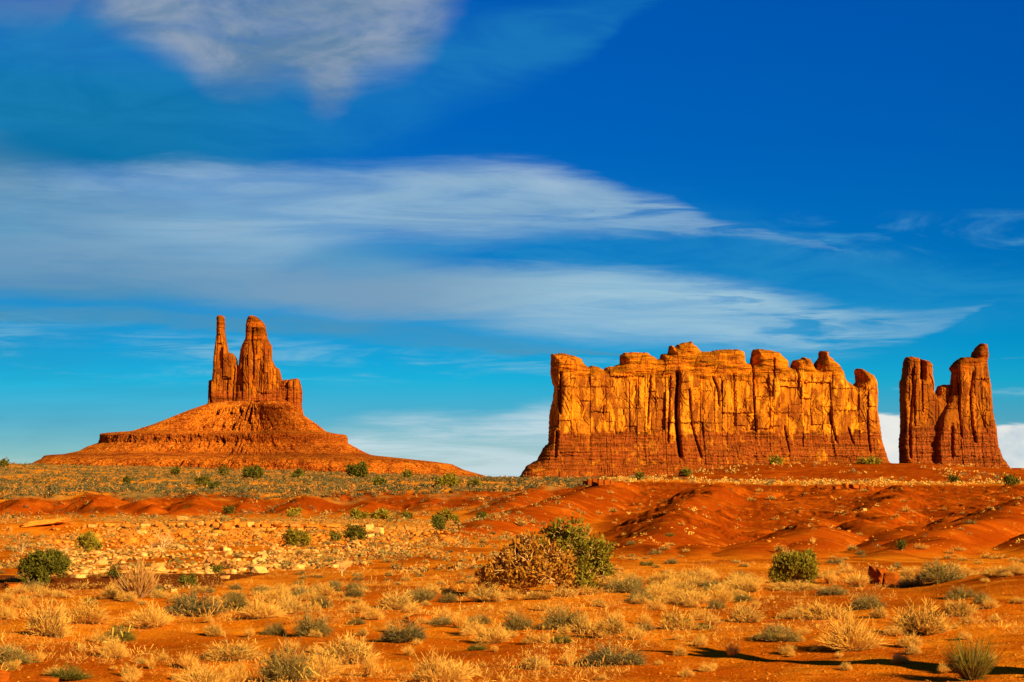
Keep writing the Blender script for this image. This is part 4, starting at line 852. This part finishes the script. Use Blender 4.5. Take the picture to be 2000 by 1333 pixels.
def build_trees():
    L = [ # col,row,w,h,label,group,kw
     (90,1142,88,78,'dense dark juniper with pale inner twigs at the left, largest dark one there',None,dict(nl=14,dens=1.25,bare=.8)),
     (368,1149,32,34,'little green tree on a bent pale trunk over the dark rock slab',None,dict(nl=6,trunk_h=.34,bare=.2,leaf='green')),
     (424,1121,20,14,'tiny green tree beyond the one on the dark slab, among pale stones',None,dict(nl=4,trunk_h=.3,bare=.1,leaf='green')),
     (224,1131,24,17,'small green juniper half hidden left of the tall dry brush',None,dict(nl=4,leaf='juniper')),
     (172,1081,48,36,'open olive bush with bare lower branches behind the dark juniper',None,dict(nl=9,dens=.55,bare=.9,leaf='olive')),
     (580,1067,52,27,'wide olive juniper above the pale rubble, centre left',None,dict(nl=9,dens=.9,leaf='olive',bare=.8)),
     (655,1061,24,19,'small dark juniper, left one of the pair by the tumbled pale boulders',None,dict(nl=6)),
     (694,1058,42,25,'wider dark juniper, right one of the pair by the tumbled pale boulders',None,dict(nl=8)),
     (445,1005,20,17,'single round juniper on the slope of the red mounds',None,dict(nl=6)),
     (856,1037,30,25,'dark juniper at the foot of the big red spur',None,dict(nl=6)),
     (872,1018,46,16,'wide olive juniper behind the one at the foot of the big red spur',None,dict(nl=7,leaf='olive')),
     (940,1015,18,11,'small dark juniper right of the wide olive one by the red spur',None,dict(nl=5)),
     (795,1014,20,10,'small low juniper in the row behind the pale ledge, right end',None,dict(nl=5)),
     (745,1015,40,12,'long low olive juniper behind the pale ledge',None,dict(nl=6,leaf='olive')),
     (700,1014,28,12,'low juniper between the pale ledge and the red mounds',None,dict(nl=5,leaf='olive')),
     (575,1010,28,12,'half-bare olive bush at the foot of a red mound',None,dict(nl=5,leaf='olive',bare=.9)),
     (343,931,13,15,'narrow dark juniper, leftmost below the spired butte',None,dict(nl=5)),
     (436,932,28,18,'loose olive juniper between the narrow one and the wide dark one on the plateau',None,dict(nl=6,dens=.7)),
     (495,936,38,22,'wide dark juniper on the sage plateau below the two spires',None,dict(nl=8,dens=1.2)),
     (584,936,20,19,'dark upright juniper right of the wide one on the plateau',None,dict(nl=6)),
     (697,933,42,22,'round dark juniper below the right foot of the spired butte',None,dict(nl=9,dens=1.3)),
     (741,951,22,17,'ball-shaped juniper just below the round dark one',None,dict(nl=6,dens=1.2)),
     (394,951,26,18,'dark juniper in the middle of the sage plateau, left of its smaller twin',None,dict(nl=6)),
     (418,956,22,12,'low juniper right of the dark one in mid plateau',None,dict(nl=5)),
     (247,948,14,13,'small dark juniper alone on the left of the plateau',None,dict(nl=5)),
     (875,953,44,19,'long clump of young green juniper at the right of the plateau',None,dict(nl=10,leaf='olive')),
     (925,953,25,16,'dark juniper just right of the long green clump',None,dict(nl=6)),
     (793,934,16,14,'half-bare juniper on the skyline side of the plateau',None,dict(nl=5,dens=.6,bare=.8)),
     (1556,1139,98,47,'round bright olive juniper alone at the foot of the red hills, right',None,dict(nl=15,dens=1.25,bare=.3,leaf='olive')),
     (1762,1077,13,17,'tiny pointed juniper in a fold of the red hills',None,dict(nl=4,leaf='juniper')),
     (1249,938,11,13,'small conical juniper on the crest before the mesa',None,dict(nl=5)),
     (1338,931,22,12,'dark juniper beside a shadowed boulder before the mesa',None,dict(nl=6)),
     (1862,944,17,15,'pointed dark juniper on the bench below the split butte',None,dict(nl=5)),
     (1975,948,28,17,'twin-topped juniper at the right edge of the bench',None,dict(nl=6)),
     (1700,907,34,8,'spreading olive bushes on the hill crest at the mesa right corner',None,dict(nl=7,leaf='olive',bare=.9,dens=.7)),
     (1515,907,28,7,'low olive bush on the left part of the hill crest',None,dict(nl=6,leaf='olive',bare=.8,dens=.7)),
     (8,913,14,14,'juniper on the skyline at the left edge',None,dict(nl=5)),
    ]
    P_ = _hit([t[0] for t in L], [t[1] for t in L])
    for i, (t, p) in enumerate(zip(L, P_)): tree('juniper', 'juniper', t[4], None, p, t[2], t[3], 700+i, **t[6])
    # the pair in the middle: a dead rusty one and a living one
    p1, p2 = _hit([1035, 1122], [1162, 1157]); s = p1[1]/F
    def lob(lst): return [((a-lst[0][0])*s, b*s, c*s, r*s) for a, b, c, r in lst[1:]]
    dead = lob([(1035,), (975,-5,42,22),(962,10,20,20),(1000,-20,26,24),(1005,10,70,24),(1035,-25,60,26),(1030,5,92,22),(1060,-28,34,26),(1085,-20,26,24),(1070,-5,76,24),(1095,-10,58,22),(1020,-30,30,22),(985,-10,66,18),(1052,12,50,26),(1106,-12,24,18),(955,0,36,16)])
    live = lob([(1122,), (1095,0,112,24),(1120,-14,118,26),(1075,10,102,20),(1140,-10,98,28),(1115,-22,82,26),(1150,-20,66,26),(1168,0,52,22),(1160,-10,84,22),(1180,0,44,16),(1130,-26,50,24),(1155,-22,30,22),(1110,0,50,26),(1140,10,70,26),(1172,-6,68,18),(1135,-16,22,20)])
    tm, cm = tree_parts(170*s, 112*s, 41, 'rust', dens=.40, leaf_size=.062, bare=3.2, lobes=dead, bark='bark', twist=1.3)
    e = link('dead_juniper', None, loc=p1); tag(e, 'rusty-brown dying juniper with pale bare branches, left half of the big central bush', 'juniper'); link('trunk', tm, e); link('crown', cm, e)
    tm, cm = tree_parts(150*s, 135*s, 43, 'olive', dens=.42, leaf_size=.06, bare=2.6, lobes=live, bark='bark', twist=1.3)
    e = link('juniper', None, loc=p2); tag(e, 'tall living green juniper with pale branches, right half of the big central bush', 'juniper'); link('trunk', tm, e); link('crown', cm, e)
    # dead and leafless things
    Dd = [(318,1080,66,42,'leafless silvery shrub spreading like a fan behind the tall dry brush',12,.12,.5),(668,1126,22,34,'pale dead snag with broken arms by the red knoll',5,.3,1.0),
          (42,1086,34,32,'bare brown shrub behind the far left juniper',8,.12,.6),(128,1084,30,28,'bare twisted shrub just right of the far left juniper top',8,.12,.6),
          (388,934,14,14,'pale dead stump shrub on the plateau below the butte',5,.15,.6)]
    P_ = _hit([t[0] for t in Dd], [t[1] for t in Dd])
    for i, (t, p) in enumerate(zip(Dd, P_)):
        s = p[1]/F; w, h = t[2]*s, t[3]*s; tm, _ = tree_parts(w, h, 900+i, None, nl=t[5], trunk_h=t[6], bare=2.0, bark='bark')
        o = link('dead_shrub' if i != 1 else 'dead_snag', tm, loc=p); tag(o, t[4], 'dead shrub')
    # tall dry brush
    p, = _hit([268], [1170]); s = p[1]/F
    o = link('dry_brush', shrub('tall', 0, 0), loc=p); o.scale = (100*s, 80*s, 84*s); tag(o, 'tall broom-like dry brush of upright tan stems, left', 'shrub')
    o.data = tallbrush(); 
def tallbrush():
    rg = np.random.default_rng(77); A = Acc(); n = 230; d, rad = dome(n, rg, 56); L = rad*rg.uniform(.6, 1.02, n)
    p0 = d*np.array([1, 1, 0])*.1; p2 = d*L[:, None]; p1 = p0*.5+p2*.5+rg.normal(0, .02, (n, 3))-np.array([0, 0, .03]); A.add(ribbons(p0, p1, p2, .008, .006, .003, rg), 0)
    k = 5; t = rg.uniform(0, .9, (n, k, 1)); b0 = p1[:, None]+(p2-p1)[:, None]*t; dd = unit(unit(p2-p0)[:, None]+rg.normal(0, .28, (n, k, 3))+np.array([0, 0, .5])); e = b0+dd*rg.uniform(.07, .2, (n, k, 1))
    A.add(ribbons(b0.reshape(-1, 3), ((b0+e)/2).reshape(-1, 3), e.reshape(-1, 3), .005, .005, .003, rg), 1); return A.mesh('dry_brush', [MP['twig'], MP['strawstem']])

# ------------------------------------------------------------------ rocks
def ico(sub):
    bm = bmesh.new(); bmesh.ops.create_icosphere(bm, subdivisions=sub, radius=1); V = np.array([v.co[:] for v in bm.verts]); Fc = np.array([[v.index for v in f.verts] for f in bm.faces]); bm.free(); return V, Fc
_ico = {}
def rock_arr(seed, sub, flat=1.0, blocky=0.5):
    if sub not in _ico: _ico[sub] = ico(sub)
    V, Fc = _ico[sub]; rg = np.random.default_rng(seed); N = unit(rg.normal(size=(11, 3))); dk = rg.uniform(.62, .95, 11)
    ax = np.array([[1, 0, 0], [-1, 0, 0], [0, 1, 0], [0, -1, 0], [0, 0, 1], [0, 0, -1]], float)+rg.normal(0, .12, (6, 3)); N = np.vstack([N, unit(ax)]); dk = np.append(dk, rg.uniform(.5, .7, 6)/max(blocky, .2)*.6)
    dt = V@N.T; r = np.where(dt > .02, dk[None]/np.maximum(dt, .02), 9).min(1); r = np.minimum(r, 1.15)
    P_ = V*r[:, None]; P_ = P_*(1+.05*fbm(P_[:, 0]*3+seed, P_[:, 1]*3+P_[:, 2]*2, 3, seed % 97))[:, None]
    lo = P_.min(0); hi = P_.max(0); P_ = (P_-(lo+hi)/2)/(hi-lo); P_[:, 2] += .5
    return P_, Fc
def M_rock(name, a, b_, c_):
    m, t, b = mat_new(name, 1.0, 0.0); g = t.n.new('ShaderNodeNewGeometry'); p = g.outputs['Position']; oi = t.n.new('ShaderNodeObjectInfo').outputs['Random']
    f = t.math('ADD', t.math('MULTIPLY', g.outputs['Random Per Island'], .5), t.math('MULTIPLY', oi, .5))
    c = t.mix(f, a, b_); n = t.noise(t.map(p, (1, 1, 3)), 3.0, 7, .68, .3); c = t.mix(t.mr(n, .48, .7), c, c_); t.l.new(c, b.inputs['Base Color']); bump(t, b, n, .08, .8); return m
def build_rocks():
    MR = dict(pale=M_rock('pale_sandstone', (0.60, 0.22, 0.02), (0.82, 0.42, 0.09), (0.50, 0.14, 0.008)), red=M_rock('red_sandstone', (0.26, 0.045, 0.003), (0.38, 0.080, 0.004), (0.13, 0.028, 0.003)),
              orange=M_rock('orange_sandstone', (0.50, 0.13, 0.006), (0.72, 0.26, 0.025), (0.33, 0.07, 0.003)))
    lib = {}
    def rk(mat, var, sub=3, bl=.8):
        k = (mat, var, sub, bl)
        if k not in lib:
            V, Fc = rock_arr(50+var*3, sub, 1, bl); lib[k] = mesh_np(mat+'_rock', V, Fc, [MR[mat]])
        return lib[k]
    rs = np.random.default_rng(21)
    def put(name, mat, p, w, d_, h, label, group=None, rz=None, bl=.8, var=None, cat='boulder'):
        o = link(name, rk(mat, int(rs.integers(0, 9)) if var is None else var, 3, bl), loc=(p[0], p[1], p[2]-(.28 if name == 'loose_stone' else .12)*h)); o.scale = (w, d_, h); o.rotation_euler = (rs.normal(0, .06), rs.normal(0, .06), rs.uniform(0, 6.28) if rz is None else rz); tag(o, label, cat, group); return o
    one = [(1716,1142,34,36,'red','dark red pointed boulder, left of the pair in the straw grass'),(1742,1143,26,24,'red','squarer dark red boulder, right of the pair in the straw grass'),
           (815,1216,44,14,'red','low slab of red rock lying right of the dark olive shrub'),(0,1333,26,24,'red','red rock cut by the left edge near the bottom'),(95,1342,32,18,'red','rounded red rock at the bottom edge, left'),
           (1330,931,14,12,'red','dark boulder beside the juniper on the crest before the mesa'),(1285,925,8,6,'red','small dark boulder left of the juniper on the crest'),
           (740,1045,17,14,'pale','round pale boulder, right one of the tumbled three'),(722,1038,17,14,'pale','pale leaning block, middle of the tumbled three'),(719,1052,20,9,'pale','flat pale block below the leaning one'),
           (355,1016,22,8,'pale','long pale block on top of the ledge, left part'),(1687,998,9,5,'pale','single white stone on the ledge line of the red hills'),
           (330,1152,20,9,'pale','oblong pale stone on the dark slab left of the little green tree'),(340,1158,14,7,'pale','pale stone below the oblong one on the dark slab'),
           (153,1129,22,8,'pale','pair of pale stones on the dark slab near the juniper'),(440,1131,16,6,'pale','pale stone on the right end of the dark slab'),(30,1149,42,9,'red','low red rock lip at the left edge under the juniper')]
    P_ = _hit([t[0] for t in one], [min(t[1], 1400) for t in one])
    for t, p in zip(one, P_):
        s = p[1]/F; put('boulder', t[4], p, t[2]*s*1.1, t[2]*s*rs.uniform(.8, 1.1), t[3]*s*1.15, t[5])
    # fractured red outcrop on the crest, block by block
    for i, (a, w, h) in enumerate([(1142,9,12),(1151,11,15),(1162,12,16),(1174,11,17),(1185,12,15),(1196,9,11)]):
        p, = _hit([a], [949]); s = p[1]/F; put('outcrop_block', 'red', p, w*s*1.05, w*s*1.3, h*s, 'upright fractured block of the dark red outcrop left of the small conical juniper', 'blocks of the red outcrop', rz=rs.normal(0, .1), bl=1.2, cat='rock')
    for i, (a, r, w, h) in enumerate([(1600,950,14,7),(1618,951,12,9),(1652,950,10,12),(1668,952,16,10),(1684,951,12,9),(1634,953,14,7),(1700,954,12,8)]):
        p, = _hit([a], [r+4]); s = p[1]/F; put('outcrop_block', 'red', p, w*s, w*s, h*s, 'dark broken block under the rim of the red hills below the mesa', 'broken blocks under the hill rim', bl=1.1, cat='rock')
    # square blocks of the pale ledge
    for i, (a, w, h) in enumerate([(392,12,9),(410,15,10),(424,14,10),(437,14,9),(458,16,12),(474,14,11),(490,15,10),(504,12,8),(372,14,8),(352,12,8),(520,16,7),(545,20,6),(575,22,6),(610,24,6),(650,26,6),(690,22,6),(335,12,7),(310,14,7),(285,16,6),(250,18,6),(215,22,6),(180,24,6)]):
        p, = _hit([a], [1030]); s = p[1]/F; put('ledge_block', 'orange' if i % 3 else 'pale', p, w*s*1.0, w*s*1.2, h*s*1.15, 'squared block in the broken pale ledge before the red mounds', 'blocks of the pale ledge', rz=rs.normal(0, .15), bl=1.35, cat='rock')
    p, = _hit([90], [1027]); s = p[1]/F; put('rock_slab', 'orange', p, 92*s, 60*s, 13*s, 'overhanging orange rock slab at the left with a dark crack', rz=.1, bl=1.2, cat='rock')
    # loose pale stones, the larger ones as objects
    n = 0; us, rr = [], []
    while len(us) < 130:
        a = rs.uniform(125, 720); r = rs.triangular(1062, 1085, 1128)
        if r > 1128-(a-480)*.22 or fbm(np.array([a/60]), np.array([r/14]), 2, 5)[0] < -.12: continue
        us.append(a); rr.append(r)
    for (a, r, p) in zip(us, rr, _hit(us, rr)):
        s = p[1]/F; w = rs.lognormal(1.9, .45)*s; put('loose_stone', 'pale' if rs.random() < .75 else 'orange', p, w, w*rs.uniform(.6, 1.1), w*rs.uniform(.35, .6), 'pale loose stone in the rubble field left of the central juniper', 'loose stones of the pale rubble field', cat='stone')
    us = rs.uniform(150, 620, 60); rr = rs.uniform(1034, 1052, 60)
    for a, r, p in zip(us, rr, _hit(us, rr)):
        s = p[1]/F; w = rs.lognormal(2.0, .4)*s; put('loose_stone', 'pale' if rs.random() < .5 else 'orange', p, w, w*.9, w*rs.uniform(.4, .7), 'tan loose stone fallen below the pale ledge', 'stones fallen below the ledge', cat='stone')
    # countless small stones
    lo = [rock_arr(300+i, 1, 1, .7) for i in range(6)]
    def rubble(name, X_, Y_, size, mat):
        Z_ = ground_z(X_, Y_); A = Acc(); a = rs.uniform(0, 6.28, len(X_)); sx = size*rs.uniform(.7, 1.3, len(X_)); sy = size*rs.uniform(.6, 1.1, len(X_)); sz = size*rs.uniform(.35, .75, len(X_))
        for k in range(6):
            i = np.arange(k, len(X_), 6); V, Fc = lo[k]; x = V[None, :, 0]*sx[i, None]; y = V[None, :, 1]*sy[i, None]; ca, sa = np.cos(a[i])[:, None], np.sin(a[i])[:, None]
            W_ = np.stack([x*ca-y*sa+X_[i, None], x*sa+y*ca+Y_[i, None], V[None, :, 2]*sz[i, None]+Z_[i, None]-.15*sz[i, None]], -1).reshape(-1, 3)
            A.add((W_, (np.arange(len(i))[:, None, None]*len(V)+Fc[None]).reshape(-1, 3)), 0)
        o = link(name, A.mesh(name, [MR[mat]])); tag(o, kind='stuff'); return o
    def polar(n, u0, u1, y0, y1, pw=1.0):
        yy = SYv(y0+(y1-y0)*rs.uniform(0, 1, n)**pw); U = rs.uniform(u0, u1, n); return (U-1000)/F*yy*1.0, yy, U
    X_, Y_, U_ = polar(4500, 60, 800, 62, 108); pl, dk, sg = masks(X_, Y_, U_, Y_); k = rs.random(len(X_)) < pl; rubble('pale_rubble', X_[k], Y_[k], rs.lognormal(-2.1, .55, k.sum()), 'pale')
    X_, Y_, U_ = polar(3000, 100, 900, 108, 140); rubble('ledge_rubble', X_, Y_, rs.lognormal(-1.95, .6, len(X_)), 'orange')
    X_, Y_, U_ = polar(9000, -300, 2300, 24, 60, 1.2); rubble('gravel', X_, Y_, rs.lognormal(-4.0, .45, len(X_)), 'orange')
    X_, Y_, U_ = polar(5000, 1050, 2400, 92, 225, .9); q = fbm(X_/7, Y_/14, 3, 900) > .10; rubble('hill_debris', X_[q], Y_[q], rs.lognormal(-2.35, .5, q.sum()), 'orange')
    X_, Y_, U_ = polar(700, -200, 1100, 195, 232, .9); rubble('mound_debris', X_, Y_, rs.lognormal(-2.0, .45, len(X_)), 'red')

# ------------------------------------------------------------------ scattered plants
def clumps(name, X_, Y_, size, mats, seed, nb=16, hr=.75, matp=(.7, .3), ln=.10, bw=.085, flat=True):
    rg = np.random.default_rng(seed); Z_ = ground_z(X_, Y_); n = len(X_)
    ph = rg.uniform(0, 2*np.pi, (n, nb)); th = np.radians(85)*np.sqrt(rg.uniform(0, 1, (n, nb)))
    d = np.stack([np.sin(th)*np.cos(ph), np.sin(th)*np.sin(ph), np.cos(th)], -1); r = rg.uniform(.35, 1.0, (n, nb, 1))
    c = d*r*size[:, None, None]*np.array([.5, .5, hr]); p = c+np.stack([X_, Y_, Z_], -1)[:, None]; L = size[:, None, None]*ln
    dr = unit(np.cross(d, rg.normal(size=d.shape))*np.array([1, 1, .5])+.25*d) if flat else unit(d+rg.normal(0, .35, d.shape)+np.array([0, 0, .3]))
    VF = blades((p-dr*L*.5).reshape(-1, 3), (p+dr*L).reshape(-1, 3), np.repeat(size*bw, nb), rg)
    mi = np.repeat((rg.random(n) < matp[1]).astype(int), nb); mi = np.where(rg.random(n*nb) < .07, 1-mi, mi)
    o = link(name, mesh_np(name, VF[0], VF[1], [MP[m] for m in mats], mi)); tag(o, kind='stuff'); return o
def build_scatter():
    rs = np.random.default_rng(99)
    def indiv(n, u0, u1, r0, r1, wpx, kinds, label, group, keep=None, hr=.5):
        us = rs.uniform(u0, u1, n); rr = rs.uniform(r0, r1, n)
        if keep is not None:
            k = keep(us, rr); us, rr = us[k], rr[k]
        for a, r, p in zip(us, rr, _hit(us, rr)):
            s = p[1]/F; w = wpx*rs.lognormal(0, .28)*s; w = min(w, 1.3); k = kinds[int(rs.integers(0, len(kinds)))]
            place_shrub(k, p, w, w*hr*rs.uniform(.8, 1.25), label % {'straw': 'straw-coloured shrub', 'sage': 'grey-green sagebrush', 'mixed': 'grey and straw shrub', 'grass': 'dry grass tuft'}[k], group, rs)
    indiv(60, 0, 900, 1150, 1182, 34, ['straw', 'sage', 'mixed', 'straw'], 'small %s in the thick brush belt across the left', 'brush belt on the left')
    indiv(55, 1190, 1480, 1122, 1180, 42, ['straw', 'mixed', 'straw', 'sage'], 'small %s in the pale thicket right of the junipers', 'pale thicket right of the junipers')
    indiv(30, 1560, 2000, 1112, 1140, 30, ['straw', 'grass', 'straw'], 'small %s at the foot of the right hills', 'brush at the foot of the right hills')
    indiv(26, 0, 130, 1070, 1180, 24, ['sage', 'straw', 'mixed'], 'small %s around the far left juniper', 'brush around the far left juniper')
    indiv(80, 560, 960, 1060, 1150, 17, ['sage', 'straw', 'mixed', 'sage'], 'little %s on the red flat left of the central juniper', 'brush left of the central juniper')
    indiv(32, 150, 640, 1056, 1125, 14, ['sage', 'mixed'], 'little %s growing between the pale stones', 'brush among the pale stones')
    indiv(45, 1180, 2000, 1050, 1115, 17, ['straw', 'mixed', 'sage'], 'little %s low on the red hills', 'brush low on the red hills', keep=lambda u, r: r > 1085-.0*u)
    indiv(60, 1000, 2000, 960, 1070, 11, ['straw', 'mixed'], 'tiny %s dotted on the red hillsides', 'brush dotted on the hillsides')
    indiv(120, 0, 2000, 1180, 1330, 26, ['grass', 'straw', 'mixed', 'straw'], 'tiny %s between the larger foreground shrubs', 'tufts between the foreground shrubs', hr=.7)
    def polar(n, u0, u1, y0, y1, pw=1.0):
        yy = SYv(y0+(y1-y0)*rs.uniform(0, 1, n)**pw); U = rs.uniform(u0, u1, n); return (U-1000)/F*yy, yy, U
    X_, Y_, U_ = polar(13000, -500, 1210, 226, 720, 1.35); pt = fbm(X_/22, Y_/60, 3, 400); q = (pt > -.22) & (Y_ > 290) & ((U_ < 1130) | (rs.random(len(U_)) < .4)); clumps('plateau_sagebrush', X_[q], Y_[q], rs.lognormal(-.12, .3, q.sum()), ['darksage', 'strawstem'], 1, 30, .55, (.8, .22))
    X_, Y_, U_ = polar(2900, 1150, 2500, 228, 303, 1.0); q = (fbm(X_/15, Y_/15, 2, 401) > -.1+.22*((UNSY(Y_) > 266) & (UNSY(Y_) < 296))); clumps('bench_brush', X_[q], Y_[q], rs.lognormal(-.45, .35, q.sum()), ['straw', 'darksage'], 2, 20, .6)
    X_, Y_, U_ = polar(1500, -300, 1100, 168, 236, .8); q = fbm(X_/18, Y_/18, 2, 402) > -.05; clumps('mound_brush', X_[q], Y_[q], rs.lognormal(-.6, .35, q.sum()), ['strawstem', 'darksage'], 3, 24, .55, (.5, .55))
    X_, Y_, U_ = polar(5200, -200, 1150, 64, 168, .9); q = fbm(X_/10, Y_/16, 3, 403) > .0; clumps('flat_brush', X_[q], Y_[q], rs.lognormal(-1.0, .4, q.sum()), ['strawstem', 'sage'], 4, 26, .55, (.5, .45))
    X_, Y_, U_ = polar(1300, 1000, 2300, 90, 228, .7); q = fbm(X_/10, Y_/12, 3, 404) > .10; clumps('hill_brush', X_[q], Y_[q], rs.lognormal(-1.1, .4, q.sum()), ['straw', 'darksage'], 5, 20, .6, (.7, .3))
    X_, Y_, U_ = polar(24000, -300, 2300, 22, 66, 1.3); q = (fbm(X_/3, Y_/6, 3, 405) > -.04+.35*sstep(1150, 1350, U_)*(Y_ < 34)+.3*sstep(1650, 1800, U_)*(Y_ > 36)*(Y_ < 50)); clumps('dry_grass', X_[q], Y_[q], rs.lognormal(-2.25, .45, q.sum()), ['straw', 'strawstem'], 6, 10, .9, (.5, .5), .20, .020, False)
    # leafless pole-like snag outside the frame on the right, whose shadow crosses the sand
    rg = np.random.default_rng(8); A = Acc(); x0, y0 = 7.6, 25.6; z0 = float(ground_z(np.array([x0]), np.array([y0]))[0])
    pts, rad = limb((0, 0, -.2), (.25, .1, 2.5), .30, .20, rg, 9, .10); A.add(tube(pts, rad, 10), 0); B_ = Acc()
    for e in ((.6, .4, 3.0), (-.25, -.3, 3.1), (.35, -.1, 2.9)): B_.add(tube(*limb(pts[-1]-np.array([0, 0, .15]), e, .17, .07, rg, 7, .2), sides=7), 0)
    e = link('dead_snag', None, loc=(x0, y0, z0)); tag(e, 'weathered leafless trunk standing beyond the right edge, casting the long shadow', 'dead tree'); link('trunk', A.mesh('trunk', [MP['darkbark']]), e); link('branches', B_.mesh('branches', [MP['darkbark']]), e)

build_hand(); build_trees(); build_rocks(); build_scatter()
